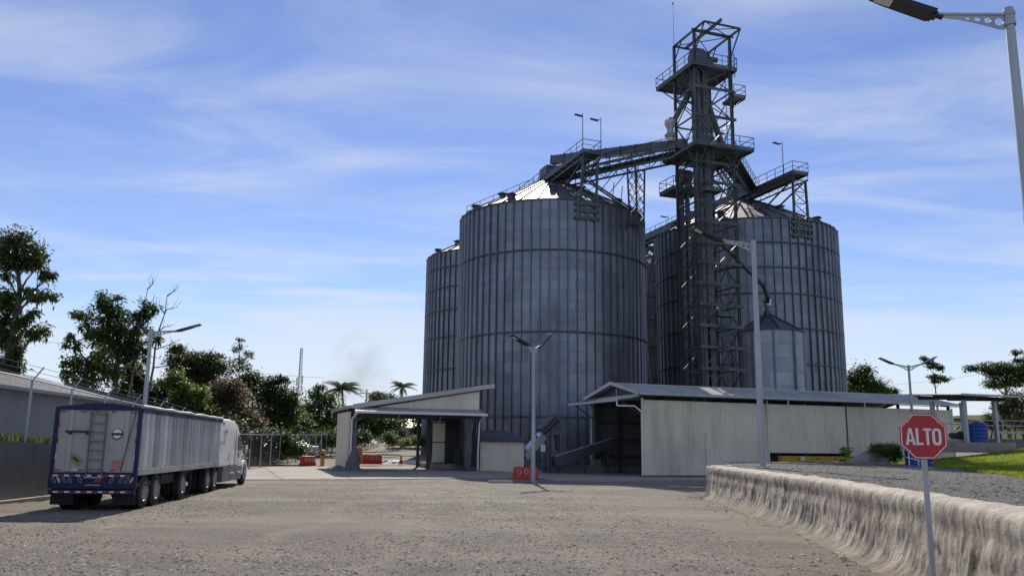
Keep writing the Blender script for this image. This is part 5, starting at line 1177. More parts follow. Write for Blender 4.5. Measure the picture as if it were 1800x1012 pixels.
# name, label, foliage, base, clumps (x, y, z, half width, half height), leaf length, density, leaf aspect, bark, group, trunk radius
TREES = [
  ('broadleaf_tree', 'tall dark broadleaf tree with stacked foliage at the far left edge', 'leaf_dark', (-26.96, 46, 2.8), [(-27.87, 46.5, 12.86, 1.03, 0.63), (-26.76, 46.38, 12.09, 0.8, 0.69), (-27.76, 45.59, 11.84, 0.86, 0.74), (-26.03, 45.81, 11.52, 0.43, 0.34), (-27.35, 46.27, 11.51, 0.74, 0.29), (-27.8, 46.1, 10.77, 0.4, 0.2), (-25.56, 46.07, 10.79, 0.4, 0.51), (-25.72, 45.84, 9.73, 0.8, 0.34), (-26.56, 46.05, 10.1, 0.4, 0.29), (-27.57, 46.09, 9.46, 0.74, 0.63), (-27.73, 46.05, 8.39, 0.63, 0.74), (-26.04, 45.85, 8.69, 0.4, 0.26), (-25.75, 45.96, 7.77, 0.57, 0.46), (-26.47, 45.94, 8.2, 0.51, 0.4), (-27.45, 46.19, 7.47, 0.8, 0.69), (-26.95, 46.24, 6.68, 0.46, 0.4), (-26.69, 46.25, 6.0, 0.51, 0.34), (-27.29, 46.03, 5.91, 0.63, 0.63)], 0.34, 1.25, 3.0, 'bark', 'trees along the left fence', 0.3),
  ('broadleaf_tree', 'open-crowned tree with drooping leaf clusters behind the trailer', 'leaf_dark', (-26.63, 58, 3.49), [(-28.12, 57.97, 11.61, 0.66, 0.44), (-28.27, 57.86, 10.96, 0.7, 0.53), (-29.52, 57.71, 10.49, 0.7, 0.35), (-27.14, 57.71, 10.87, 0.7, 0.53), (-27.16, 57.99, 11.71, 0.35, 0.18), (-26.01, 57.89, 10.36, 0.7, 0.35), (-24.85, 57.92, 11.21, 0.75, 0.35), (-25.18, 58.18, 10.61, 0.53, 0.4), (-27.65, 58.03, 10.2, 1.23, 0.53), (-29.13, 58.03, 9.71, 0.61, 0.44), (-28.41, 57.82, 9.03, 0.79, 0.44), (-27.3, 57.48, 9.15, 1.23, 0.7), (-26.45, 57.88, 9.29, 0.79, 0.61), (-25.35, 57.75, 9.37, 0.79, 0.44), (-24.25, 58.0, 8.95, 0.35, 0.4), (-28.02, 58.42, 8.48, 0.97, 0.53), (-26.17, 58.16, 8.71, 1.05, 0.53), (-25.52, 57.8, 8.05, 0.7, 0.53), (-24.96, 58.09, 7.78, 0.26, 0.53), (-26.62, 58.25, 7.73, 0.97, 0.61), (-27.2, 58.16, 6.55, 0.79, 0.61)], 0.42, 0.9, 3.2, 'bark', 'trees along the left fence', 0.2),
  ('young_tree', 'fresh green tree with lighter leaves left of the trailer lamp post', 'leaf_light', (-26.22, 54, 3.37), [(-28.12, 54.1, 8.37, 0.29, 0.33), (-27.93, 54.12, 7.86, 0.53, 0.37), (-27.85, 54.15, 6.96, 0.57, 0.69), (-27.75, 53.93, 6.04, 0.57, 0.53), (-27.02, 54.38, 6.59, 0.9, 0.82), (-26.12, 54.37, 7.08, 0.9, 0.69), (-27.02, 53.76, 5.36, 0.82, 0.49), (-26.26, 54.16, 5.76, 0.74, 0.49)], 0.3, 0.9, 1.8, 'bark', 'trees along the left fence', 0.15),
  ('broadleaf_tree', 'dense dark bushy tree directly behind the trailer lamp post', 'leaf_dark', (-27.17, 62, 3.62), [(-27.78, 62.2, 7.1, 1.03, 0.84), (-27.58, 61.96, 6.01, 1.22, 0.75), (-26.83, 62.02, 6.52, 0.75, 0.66), (-26.27, 61.99, 5.46, 0.84, 0.66), (-28.21, 62.42, 5.26, 1.13, 0.56), (-24.96, 62.0, 5.48, 1.03, 0.84), (-25.86, 62.33, 4.87, 1.13, 0.56)], 0.3, 1.2, 1.8, 'bark', 'trees along the left fence', 0.22),
  ('shrub_tree', 'bright green bushy tree beside the dry brown one', 'leaf_light', (-23.11, 60, 3.41), [(-23.46, 59.92, 6.47, 0.64, 0.64), (-23.16, 60.25, 5.71, 0.73, 0.64), (-23.09, 60.26, 4.83, 0.73, 0.54), (-22.21, 59.98, 4.99, 0.73, 0.54), (-21.7, 60.04, 5.31, 0.64, 0.59), (-24.06, 60.2, 6.09, 0.54, 0.45), (-21.95, 60.16, 4.41, 0.82, 0.45)], 0.28, 1.2, 1.7, 'bark', 'trees along the left fence', 0.22),
  ('spreading_tree', 'wide olive green tree with fine twiggy foliage behind the trailer front', 'leaf_olive', (-24.7, 68, 3.41), [(-26.63, 67.99, 9.31, 0.72, 0.46), (-25.05, 67.57, 8.51, 1.75, 0.62), (-23.76, 67.84, 8.74, 1.03, 0.31), (-26.43, 68.2, 8.24, 1.13, 0.72), (-23.54, 67.64, 7.95, 1.24, 0.62), (-25.38, 68.7, 7.62, 1.96, 0.93), (-25.8, 67.73, 7.17, 1.34, 0.72), (-24.12, 68.45, 7.16, 1.24, 0.62)], 0.24, 1.4, 1.6, 'bark', 'trees along the left fence', 0.22),
  ('dry_tree', 'dry tree with brown leaves above the white truck cab', 'leaf_brown', (-21.1, 64, 2.72), [(-21.07, 63.79, 6.14, 1.26, 0.63), (-21.61, 64.66, 5.47, 1.65, 0.68), (-22.06, 64.3, 4.64, 1.65, 0.58), (-19.97, 64.01, 3.98, 1.45, 0.58), (-20.85, 64.02, 4.39, 1.45, 0.53), (-19.31, 64.16, 3.49, 1.16, 0.44)], 0.23, 1.5, 1.6, 'bark', 'trees along the left fence', 0.22),
  ('slender_tree', 'thin tall tree with sparse leaves rising above the dry brown tree', 'leaf_olive', (-22.57, 72, 3.77), [(-23.12, 72.03, 10.69, 0.44, 0.22), (-23.16, 71.88, 9.85, 0.71, 0.38), (-22.12, 71.89, 9.47, 0.44, 0.38), (-22.98, 72.01, 8.8, 1.09, 0.49), (-23.52, 72.38, 8.06, 0.98, 0.49), (-22.48, 72.06, 8.28, 0.54, 0.33)], 0.22, 0.42, 1.8, 'pale_bark', 'trees along the left fence', 0.09),
  ('broadleaf_tree', 'large dark round-crowned tree above the chain-link fence', 'leaf_dark', (-21.02, 76, 2.19), [(-23.08, 75.61, 7.85, 1.04, 0.52), (-23.69, 76.26, 7.24, 0.92, 0.63), (-21.48, 76.27, 7.42, 1.38, 0.52), (-20.36, 76.21, 7.58, 0.58, 0.4), (-22.12, 75.59, 6.36, 1.5, 0.86), (-20.57, 76.35, 6.28, 1.61, 1.04), (-19.34, 75.69, 5.4, 0.81, 1.15), (-21.31, 76.25, 4.91, 1.84, 1.15), (-19.94, 75.68, 3.86, 1.61, 1.04), (-22.16, 75.61, 3.79, 1.61, 0.92), (-21.5, 76.65, 2.93, 1.96, 0.69)], 0.3, 1.15, 1.8, 'bark', 'trees along the left fence', 0.22),
  ('broadleaf_tree', 'mid green tree left of the coconut palm', 'leaf_mid', (-21.22, 96, 2.63), [(-21.46, 95.75, 8.13, 0.73, 0.44), (-21.86, 96.02, 7.45, 1.16, 0.58), (-20.4, 96.41, 7.11, 1.31, 0.65), (-20.94, 95.61, 6.12, 1.74, 0.94), (-22.63, 95.7, 5.54, 1.16, 0.94), (-19.42, 96.44, 5.36, 1.31, 1.02), (-21.64, 95.83, 4.24, 2.47, 1.16), (-23.26, 96.17, 4.61, 0.87, 1.02), (-19.24, 95.28, 3.89, 1.74, 1.02), (-23.73, 95.82, 3.35, 1.45, 0.87)], 0.34, 1.1, 1.8, 'bark', 'trees along the left fence', 0.22),
  ('broadleaf_tree', 'dark tree seen through the shelter opening behind the fence', 'leaf_dark', (-16.84, 104, 2.64), [(-17.89, 103.55, 5.11, 1.57, 1.1), (-16.29, 104.26, 4.94, 1.73, 0.94), (-16.91, 103.25, 3.97, 2.05, 0.94), (-14.29, 104.76, 4.71, 1.89, 0.79), (-18.99, 103.47, 4.08, 1.26, 1.1), (-15.23, 104.35, 3.74, 1.73, 0.79)], 0.36, 1.1, 1.8, 'bark', 'trees along the left fence', 0.22),
  ('small_tree', 'small thin-leaved tree between the palms above the shelter roof', 'leaf_olive', (-17.72, 118, 2.9), [(-17.97, 117.55, 8.88, 1.07, 0.45), (-18.93, 117.81, 8.5, 0.89, 0.45), (-17.05, 118.22, 8.78, 0.8, 0.45), (-17.85, 117.46, 8.1, 1.79, 0.54), (-16.18, 117.7, 8.29, 1.07, 0.45)], 0.34, 0.8, 1.8, 'bark', 'trees along the left fence', 0.1),
  ('round_shrub', 'round clipped green shrub beside the road behind the shelter', 'leaf_mid', (-12.7, 92, 1.98), [(-12.74, 92.15, 2.58, 0.91, 0.77), (-12.85, 91.94, 2.93, 0.56, 0.42)], 0.22, 1.3, 1.6, 'bark', 'trees along the left fence', 0.06),
  ('low_shrub', 'low leafy hedge strip along the far road behind the shelter', 'leaf_light', (-11.08, 98, 1.89), [(-11.82, 97.58, 2.32, 1.04, 0.44), (-10.77, 98.45, 2.53, 1.04, 0.59), (-9.72, 97.68, 2.41, 1.04, 0.52), (-8.76, 97.64, 2.68, 0.89, 0.67)], 0.25, 1.2, 1.6, 'bark', 'trees along the left fence', 0.05),
  ('broadleaf_tree', 'dark tree beyond the road glimpsed right of the white house', 'leaf_dark', (-11.87, 125, 2.88), [(-13.1, 124.82, 5.87, 1.32, 1.14), (-11.74, 125.15, 6.3, 1.51, 1.32), (-10.89, 125.32, 4.85, 1.51, 1.14), (-16.19, 124.61, 5.58, 1.14, 0.95), (-12.71, 124.78, 4.17, 1.51, 0.76)], 0.4, 1.1, 1.8, 'bark', 'trees along the left fence', 0.22),
  ('shrub_tree', 'dark undergrowth pressing against the fence right of the truck cab', 'leaf_dark', (-18.66, 67, 0.81), [(-19.72, 66.58, 2.13, 1.01, 0.81), (-18.75, 66.94, 2.36, 1.22, 0.91), (-17.59, 67.26, 2.16, 1.12, 0.81), (-19.41, 67.21, 1.28, 1.01, 0.61), (-18.14, 67.4, 1.29, 1.12, 0.61), (-16.58, 67.23, 1.74, 1.01, 0.81)], 0.28, 1.0, 1.8, 'bark', 'trees along the left fence', 0.06),
  ('shrub_tree', 'dark undergrowth behind the fence between the two white cars', 'leaf_dark', (-19.36, 88, 0.87), [(-21.28, 88.47, 2.27, 1.47, 0.93), (-19.8, 88.29, 2.46, 1.6, 1.07), (-18.0, 87.96, 2.59, 1.47, 1.07), (-16.5, 87.65, 2.72, 1.47, 0.93), (-15.15, 88.17, 2.74, 1.2, 0.8)], 0.32, 1.0, 1.8, 'bark', 'trees along the left fence', 0.06),
  ('shrub_tree', 'shadowy green undergrowth behind the front of the trailer', 'leaf_dark', (-22.34, 60, 2.64), [(-24.75, 59.82, 3.97, 1.09, 0.73), (-23.47, 59.59, 3.86, 1.18, 0.73), (-22.21, 59.95, 3.73, 1.18, 0.73), (-20.97, 60.39, 3.52, 1.18, 0.73), (-19.3, 59.64, 3.06, 1.09, 0.73), (-18.42, 60.06, 2.69, 0.82, 0.64)], 0.28, 1.0, 1.8, 'bark', 'trees along the left fence', 0.06),
  ('shrub_tree', 'leafy undergrowth below the open-crowned tree left of the trailer', 'leaf_mid', (-26.44, 56, 3.25), [(-28.76, 55.93, 4.68, 0.76, 0.42), (-27.69, 56.01, 4.63, 0.93, 0.51), (-26.22, 55.68, 4.48, 1.02, 0.51), (-25.4, 56.34, 4.3, 0.85, 0.51)], 0.26, 0.7, 1.8, 'bark', 'trees along the left fence', 0.06),
  ('broadleaf_tree', 'green tree filling the gap behind the dry brown tree', 'leaf_mid', (-29.35, 84, 2.96), [(-30.39, 83.65, 7.32, 1.65, 1.02), (-28.59, 84.17, 6.82, 1.78, 1.02), (-31.5, 83.89, 6.21, 1.53, 1.02), (-26.62, 83.35, 6.24, 1.53, 1.02), (-29.85, 84.1, 5.42, 1.91, 1.02), (-27.36, 83.4, 4.87, 1.91, 0.89)], 0.34, 1.1, 1.8, 'bark', 'trees along the left fence', 0.22),
  ('broadleaf_tree', 'green tree between the dark round-crowned tree and the radio mast', 'leaf_mid', (-22.55, 90, 2.56), [(-22.74, 89.47, 5.17, 1.36, 1.09), (-21.63, 89.5, 4.19, 1.23, 1.09), (-23.41, 89.59, 3.99, 1.36, 1.09), (-22.12, 89.42, 2.85, 1.63, 0.95)], 0.34, 1.1, 1.8, 'bark', 'trees along the left fence', 0.22),
  ('broadleaf_tree', 'big dark rounded tree beyond the right end of the silos', 'leaf_dark', (57.4, 140, 4.94), [(57.61, 140.28, 13.88, 2.19, 1.99), (56.04, 140.01, 12.73, 1.49, 1.59), (59.94, 140.9, 12.56, 1.99, 1.39), (62.25, 140.57, 11.64, 1.39, 0.6), (58.32, 140.65, 15.33, 1.39, 0.7), (60.69, 139.7, 11.93, 1.19, 0.79), (57.92, 139.82, 11.35, 3.38, 1.39)], 0.4, 1.25, 1.7, 'bark', 'trees behind the cream shed', 0.22),
  ('umbrella_tree', 'slender tree with flat leaf tiers behind the double-armed lamp', 'leaf_dark', (54.59, 110, 6.19), [(53.33, 109.8, 13.8, 0.86, 0.31), (54.5, 110.07, 13.03, 0.78, 0.47), (55.29, 110.06, 12.74, 0.55, 0.39), (54.46, 110.2, 11.65, 0.7, 0.35), (55.68, 110.22, 11.22, 1.09, 0.39), (54.3, 109.84, 10.88, 0.7, 0.23), (53.9, 109.95, 13.53, 0.7, 0.31)], 0.3, 1.2, 1.9, 'bark', 'trees behind the cream shed', 0.11),
  ('umbrella_tree', 'wide spreading dark tree with layered crown at the right edge', 'leaf_dark', (68.13, 118, 3.94), [(63.53, 118.02, 13.42, 0.92, 0.5), (65.18, 117.42, 13.54, 1.26, 0.67), (67.29, 117.27, 13.56, 1.67, 0.75), (66.68, 117.89, 12.59, 1.34, 0.67), (68.95, 117.39, 13.04, 1.67, 1.0), (70.58, 118.18, 14.55, 0.84, 0.42), (70.31, 117.8, 15.69, 0.84, 0.42), (66.52, 117.37, 11.37, 1.67, 0.67), (68.9, 117.4, 11.64, 2.01, 0.84), (70.5, 117.66, 12.77, 1.34, 1.17), (71.79, 117.64, 14.04, 1.34, 1.67)], 0.36, 1.2, 1.9, 'bark', 'trees behind the cream shed', 0.3),
  ('shrub_tree', 'tangled grey-green shrubbery on the slope right of the pump shelter', 'leaf_olive', (60.7, 104, 3.37), [(60.35, 104.03, 8.25, 1.33, 1.33), (61.77, 103.95, 7.65, 1.48, 1.77), (59.53, 103.79, 6.73, 1.18, 1.18), (61.38, 104.2, 5.75, 1.48, 1.18), (58.61, 103.84, 7.6, 0.59, 0.74)], 0.3, 0.9, 1.7, 'bark', 'trees behind the cream shed', 0.1),
  ('shrub_tree', 'dark green shrub on the grassy slope behind the pump shelter', 'leaf_dark', (54.45, 98, 3.57), [(54.83, 98.35, 5.62, 0.9, 0.76), (53.97, 98.3, 4.97, 0.7, 0.56), (55.52, 98.18, 4.98, 0.83, 0.63)], 0.28, 1.1, 1.7, 'bark', 'trees behind the cream shed', 0.1),
  ('hedge_bush', 'clipped green hedge bush beside the grey boulder on the terrace', 'leaf_light', (18.55, 43, 1.4), [(18.12, 42.98, 1.81, 0.34, 0.37), (18.58, 43.0, 1.87, 0.43, 0.4), (19.04, 43.03, 1.82, 0.37, 0.37), (18.29, 42.82, 2.09, 0.43, 0.18), (18.81, 42.97, 2.13, 0.43, 0.18)], 0.11, 1.8, 1.6, 'bark', None, 0.05),
]

# ------------------------------------------------------------------ trees: tapered trunk and limbs, crowns of single leaves gathered in clumps
def limb(mb, p, q, r0, r1, rnd, n=5, sag=.12):
    p, q = Vector(p), Vector(q); d = (q - p).length; pts = []
    o1 = Vector((rnd.uniform(-1, 1), rnd.uniform(-1, 1), rnd.uniform(-.2, .8))) * d * sag
    for i in range(n + 1):
        t = i / n; pts.append(p.lerp(q, t) + o1 * math.sin(math.pi * t) + Vector((rnd.uniform(-1, 1), rnd.uniform(-1, 1), 0)) * d * .015 * (0 < i < n))
    mb.path(pts, [r0 + (r1 - r0) * i / n for i in range(n + 1)], 6); return pts
def leaves(mb, c, rx, rz, n, leaf, asp, rnd):
    k = max(3, int(n / 26)); sub = []
    for _ in range(k):
        while True:
            v = Vector((rnd.uniform(-1, 1), rnd.uniform(-1, 1), rnd.uniform(-1, 1)))
            if .12 < v.length < 1: break
        v *= (.55 + .45 * rnd.random()) ** .5
        sub.append((Vector((c[0] + v.x * rx, c[1] + v.y * rx, c[2] + v.z * rz)), .16 + .2 * rnd.random()))
    for _ in range(n):
        s, sg = sub[int(rnd.random() * k)]; p = s + Vector((rnd.gauss(0, 1) * rx * sg, rnd.gauss(0, 1) * rx * sg, rnd.gauss(0, 1) * rz * sg * 1.1))
        a = rnd.random() * 6.283; el = rnd.gauss(-.25, .5); l = leaf * (.65 + .6 * rnd.random()); w = l / asp * .5
        d = Vector((math.cos(a) * math.cos(el), math.sin(a) * math.cos(el), math.sin(el))); sd = Vector((-math.sin(a), math.cos(a), rnd.gauss(0, .45))).normalized() * w
        m = p + d * (l * .45) + Vector((0, 0, l * .05)); e = p + d * l - Vector((0, 0, l * .12)); kk = len(mb.v)
        mb.v += [tuple(p), tuple(m + sd), tuple(e), tuple(m - sd)]; mb.f.append((kk, kk + 1, kk + 2, kk + 3))
def tree(name, label, mt, base, clumps, leaf, dens, asp, bark, group, r0, seed):
    rnd = random.Random(seed); root = thing(name, label, 'bush' if ('shrub' in name or 'hedge' in name) else 'tree', (0, 0, 0), 0, group)
    base = Vector(base); root.location = base
    cs = sorted(clumps, key=lambda c: -c[2]); top = cs[0]; mb = MB(); o = base
    mx = sum(c[0] * c[3] for c in clumps) / sum(c[3] for c in clumps); my = sum(c[1] for c in clumps) / len(clumps)
    axis = [Vector((0, 0, 0)), Vector(((mx - o.x) * .45 + rnd.uniform(-.2, .2), (my - o.y) * .5, (top[2] - o.z) * .42)), Vector(((mx - o.x) * .85, (my - o.y), (top[2] - o.z) * .72)), Vector((top[0] - o.x, top[1] - o.y, top[2] - o.z))]
    spine = []
    for i in range(3):
        for k in range(4): spine.append(axis[i].lerp(axis[i + 1], k / 4))
    spine.append(axis[3]); mb.path(spine, [r0 * (1 - .86 * i / 12) for i in range(13)], 8)
    for c in clumps:
        t = Vector((c[0] - o.x, c[1] - o.y, c[2] - o.z)); best = min(range(13), key=lambda i: (spine[i] - t).length + 2.2 * max(0, spine[i].z - t.z + .4))
        best = max(1, best - 1); rr = r0 * (1 - .86 * best / 12) * .55
        pts = limb(mb, spine[best], t, max(.02, rr), .018, rnd)
        for _ in range(4):
            e = t + Vector((rnd.uniform(-1, 1) * c[3], rnd.uniform(-1, 1) * c[3], rnd.uniform(-.7, .9) * c[4])); limb(mb, pts[3], e, max(.012, rr * .4), .008, rnd, 3)
    mb.build('trunk', bark, root, smooth=True)
    lb = MB()
    for c in clumps:
        n = int(min(6000, dens * 30 * (c[3] * c[4] + .1 * c[3]) / (leaf * leaf / asp * .8)))
        leaves(lb, (c[0] - o.x, c[1] - o.y, c[2] - o.z), c[3], c[4], n, leaf, asp, rnd)
    stuff_o = lb.build('crown', mt, root, fix=False)
    return root
for i, t in enumerate(TREES): tree(*t, seed=100 + i)
def bare_tree(label, base, top, seed, br):
    rnd = random.Random(seed); root = thing('bare_tree', label, 'tree', base); mb = MB(); b = Vector(base)
    tip = Vector(top) - b; sp = [Vector((0, 0, 0)).lerp(tip, i / 8) + Vector((rnd.uniform(-.12, .12), 0, 0)) * (0 < i < 8) for i in range(9)]
    mb.path(sp, [.14 * (1 - .85 * i / 8) for i in range(9)], 6); mb.build('trunk', 'pale_bark', root, smooth=True); mb = MB()
    for k, dx, dz in br:
        p = sp[k]; e = p + Vector((dx, rnd.uniform(-.6, .6), dz)); pts = limb(mb, p, e, .05, .015, rnd, 5, .18)
        for j in (2, 3, 4, 5):
            q = pts[j]; f = q + Vector((dx * .35 * rnd.uniform(.4, 1), rnd.uniform(-.4, .4), rnd.uniform(-.2, .7))); pp = limb(mb, q, f, .02, .006, rnd, 3, .2)
            limb(mb, pp[2], pp[2] + Vector((rnd.uniform(-.4, .4), 0, rnd.uniform(.1, .5))), .009, .004, rnd, 2)
    stuff(mb.build('branches', 'pale_bark', root))
bare_tree('leafless grey tree standing against the sky right of the lamp arm', (-25.7, 60, 2.0), (-24.6, 60, 12.2), 3, [(8, .6, .4), (7, .7, .5), (7, -.4, .5), (5, 1.3, .5), (5, -.5, .9), (4, 1.9, .4), (3, 2.0, .2), (3, -1.1, .9), (6, .9, .4), (2, -1.2, .8)])
bare_tree('dead leafless top rising out of the open-crowned tree', (-26.6, 59, 2.0), (-25.6, 59, 12.5), 5, [(8, .3, .5), (7, -.6, .6), (7, .8, .3), (6, -.4, .8), (6, .7, .6)])
def palm(label, crown, base_z, n, ln, seed, droop=.6):
    rnd = random.Random(seed); root = thing('palm_tree', label, 'palm', (crown[0], crown[1], base_z), 0, 'coconut palms behind the shelter'); h = crown[2] - base_z
    mb = MB(); mb.path([(.25 * math.sin(i * .5), 0, h * i / 8) for i in range(9)], [.2 - .011 * i for i in range(9)], 8); mb.build('trunk', 'pale_bark', root, smooth=True)
    top = Vector((.25 * math.sin(4), 0, h))
    for k in range(n):
        a = 2 * math.pi * k / n + rnd.uniform(-.2, .2); el = rnd.uniform(-.2, 1.25); d = Vector((math.cos(a), math.sin(a), 0)); L1 = ln * rnd.uniform(.8, 1.1); m = 9; mb = MB(); pts = []
        for i in range(m + 1):
            t = i / m; pts.append(top + d * (L1 * t * math.cos(el * (1 - .5 * t))) + Vector((0, 0, L1 * (math.sin(el) * t - droop * t * t))))
        mb.path(pts, [.03 * (1 - .8 * i / m) for i in range(m + 1)], 4); sd = Vector((-d.y, d.x, 0))
        for i in range(1, m + 1):
            for f in (0, .33, .66):
                if i == m and f: continue
                p = pts[i].lerp(pts[min(m, i + 1)], f); w = L1 * .26 * math.sin(math.pi * (.12 + .8 * i / m))
                for s in (-1, 1):
                    e = p + sd * (s * w * .75) + d * (w * .35) - Vector((0, 0, w * .55)); q = (pts[i] - pts[i - 1]).normalized() * .055; mb.add([p - q, p + q, e], [(0, 1, 2)])
        mb.build('frond', 'palm', root, fix=False)
palm('coconut palm with full drooping crown left of the shelter roof', (-22.4, 115, 9.2), 1.2, 28, 3.2, 3)
palm('smaller coconut palm with wind-blown crown above the shelter roof', (-15.7, 125, 10.3), 1.4, 18, 2.4, 5, .6)
# bright young plant and boulder on the terrace
def young_plant():
    root = thing('young_plant', 'small plant with bright yellow-green leaves standing on the terrace edge', 'plant', (17.6, 45.6, 1.28)); rnd = random.Random(4)
    MB().path([(0, 0, 0), (.02, 0, .3), (-.02, 0, .62)], [.025, .02, .012], 6).build('stem', 'bark', root)
    me = MB().add([(0, 0, 0), (.14, .09, .05), (.3, .1, .06), (.42, 0, 0), (.3, -.1, .06), (.14, -.09, .05)], [(0, 1, 2, 3), (0, 3, 4, 5)]).mesh('leaf', 'leaf_bright')
    for i in range(20): o = obj('leaf', me, root, (rnd.uniform(-.06, .06), rnd.uniform(-.06, .06), rnd.uniform(.3, .66))); o.rotation_euler = (rnd.uniform(-.3, .3), rnd.uniform(-1.0, .1), i * 2.4); s = rnd.uniform(.95, 1.5); o.scale = (s, s, s)
young_plant()
def boulder(label, loc, dims, seed):
    bm = bmesh.new(); bmesh.ops.create_icosphere(bm, subdivisions=4, radius=1)
    for v in bm.verts:
        n = noise.noise(v.co * 1.3 + Vector((seed, 0, 0))) * .3 + noise.noise(v.co * 4 + Vector((seed, 3, 0))) * .08; v.co *= 1 + n; v.co.x *= dims[0]; v.co.y *= dims[1]; v.co.z *= dims[2]
    me = bpy.data.meshes.new('boulder'); bm.to_mesh(me); bm.free(); me.materials.append(MATS['rock']); me.polygons.foreach_set('use_smooth', [True] * len(me.polygons)); o = obj('boulder', me, None, loc); o.rotation_euler = (0, -.5, .2); return tag(o, label, 'boulder')
boulder('big smooth grey boulder leaning against the green hedge bush', (18.0, 43.4, 1.25), (1.0, .8, .8), 2.0)

# ------------------------------------------------------------------ fence, wall and buildings on the left
def concrete_wall():
    root = thing('boundary_wall', 'plain grey concrete boundary wall behind the parked trailer', 'wall', (0, 0, 0)); ys = [8 + i * 3.0 for i in range(15)]
    for y0, y1 in zip(ys, ys[1:]):
        x0, x1 = fence_x(y0), fence_x(y1); z0, z1 = bank_z(y0), bank_z(y1); t = .2; g = .008
        vs = [(x0, y0 + g, -.2), (x1, y1 - g, -.2), (x1 - t, y1 - g, -.2), (x0 - t, y0 + g, -.2), (x0, y0 + g, z0), (x1, y1 - g, z1), (x1 - t, y1 - g, z1), (x0 - t, y0 + g, z0)]
        MB().add(vs, [(3, 2, 1, 0), (4, 5, 6, 7), (0, 1, 5, 4), (1, 2, 6, 5), (2, 3, 7, 6), (3, 0, 4, 7)]).build('wall_panel', 'wall_grey', root)
    for y0, y1 in zip(ys, ys[1:]): MB().bar((fence_x(y0) + .14, y0 + .01, .04), (fence_x(y1) + .14, y1 - .01, .04), .24, .12).build('foot_kerb', 'kerb', root)
concrete_wall()
def rail_z(y): return interp(y, [(8, 4.5), (20, 4.25), (28, 3.95), (40, 3.45), (55, 2.5), (81, 2.85), (101, 3.15), (130, 4.0)])
def fence():
    root = thing('chain_link_fence', 'galvanised chain-link fence with angled barbed-wire arms along the left boundary', 'fence', (0, 0, 0)); ys = [14 + i * 2.9 for i in range(41)]
    for i, y in enumerate(ys):
        x = fence_x(y) - .1; zb, zt = bank_z(y) - .1, rail_z(y)
        MB().tube((x, y, zb), (x, y, zt), .04, .04, 8).build('post', 'pole_galv', root); MB().bar((x, y, zt - .05), (x + .28, y + .12, zt + .42), .045).build('arm', 'pole_galv', root)
        if i % 3 == 0: MB().tube((x - .04, y + .06, zt - .5), (x - .75, y + .6, zb - .02), .03, .03, 6).build('stay', 'pole_galv', root)
    for a, b in zip(ys, ys[1:]):
        xa, xb = fence_x(a) - .1, fence_x(b) - .1
        MB().tube((xa, a, rail_z(a)), (xb, b, rail_z(b)), .028, .028, 6).build('top_rail', 'pole_galv', root)
        MB().add([(xa, a, bank_z(a)), (xb, b, bank_z(b)), (xb, b, rail_z(b)), (xa, a, rail_z(a))], [(0, 1, 2, 3)]).build('mesh_panel', 'chain_link', root)
        mb = MB()
        for f in (.3, .62, .95): mb.bar((xa + .28 * f, a + .12 * f, rail_z(a) - .05 + .45 * f), (xb + .28 * f, b + .12 * f, rail_z(b) - .05 + .45 * f), .012)
        mb.build('barbed_wire', 'pole_galv', root)
fence()
def warehouse():
    # gable roof with a ridge running away from the camera, eave toward the yard
    x0, y0, y1 = -20.6, 30.0, 47.0; zb, ze, zr, W = 1.6, 4.1, 5.4, 9.0
    root = thing('warehouse', 'pale corrugated warehouse with low metal roof beyond the left fence', 'building', (x0, y0, 0), R(4))
    n = 17; s = corr_sheet(.99, ze - zb, 'pale_sheet', .16, .03, 'wall_sheet')
    for i in range(n): obj('wall_sheet', s, root, (0, i * 1.0, zb), math.pi / 2)
    for i in range(9): obj('wall_sheet', s, root, (-9 + i, 0, zb))
    sl = math.hypot(W / 2 + .7, zr - ze); rs = corr_sheet(.99, sl, 'warm_zinc', .2, .03, 'roof_sheet')
    for i in range(18):
        o = obj('roof_sheet', rs, root, (.7, i * 1.0 - .5, ze - .02)); o.rotation_euler = (math.atan2(zr - ze, W / 2 + .7) - math.pi / 2, 0, math.pi / 2)
        o = obj('roof_sheet', rs, root, (-W - .7, i * 1.0 + .5, ze - .02)); o.rotation_euler = (math.atan2(zr - ze, W / 2 + .7) - math.pi / 2, 0, -math.pi / 2)
    MB().add([(-W, -.02, ze), (0, -.02, ze), (-W / 2, -.02, zr - .1)], [(0, 1, 2)]).build('gable', 'grey_sheet', root)
    MB().bar((.72, -.5, ze - .06), (.72, 17.6, ze - .06), .12, .14).build('gutter', 'pole_galv', root)
    r = random.Random(2)
    for k in range(9): MB().box((.05, 13.2 + r.random() * 2.2, zb + 1.0 + r.random() * 1.2), (.02, .15 + .3 * r.random(), .12 + .2 * r.random()), rx=r.random()).build('graffiti_mark', 'black_print', root)
warehouse()
def net_roof():
    root = thing('shade_roof', 'dark sloping shade roof between the warehouse and the trees', 'roof', (-22.0, 47.5, 1.4))
    MB().add([(-2.6, 0, 3.75), (-.6, 0, 3.3), (1.6, 12, 2.0), (-1.2, 12, 2.4), (-2.6, 0, 2.6), (-.6, 0, 2.3), (1.6, 12, 1.2), (-1.2, 12, 1.5)], [(0, 1, 2, 3), (1, 5, 6, 2), (0, 4, 5, 1), (4, 7, 6, 5), (3, 2, 6, 7), (0, 3, 7, 4)]).build('sheet', 'dark_roof', root)
    for x, y in ((-2.5, .2), (-.7, .2), (1.4, 11.8), (-1.1, 11.8)): beam('post', (x, y, -.3), (x, y, 2.0), .12, 'dark_frame', root)
net_roof()
def bank_weeds(r):
    y = 22 + 28 * r.random(); x = fence_x(y) - .25 - 1.8 * r.random(); return x, y, bank_z(y) - .05
blades('bank_weeds', 9000, bank_weeds, 'leaf_mid', .08, .42, 9, 'tall weeds growing along the top of the concrete wall')

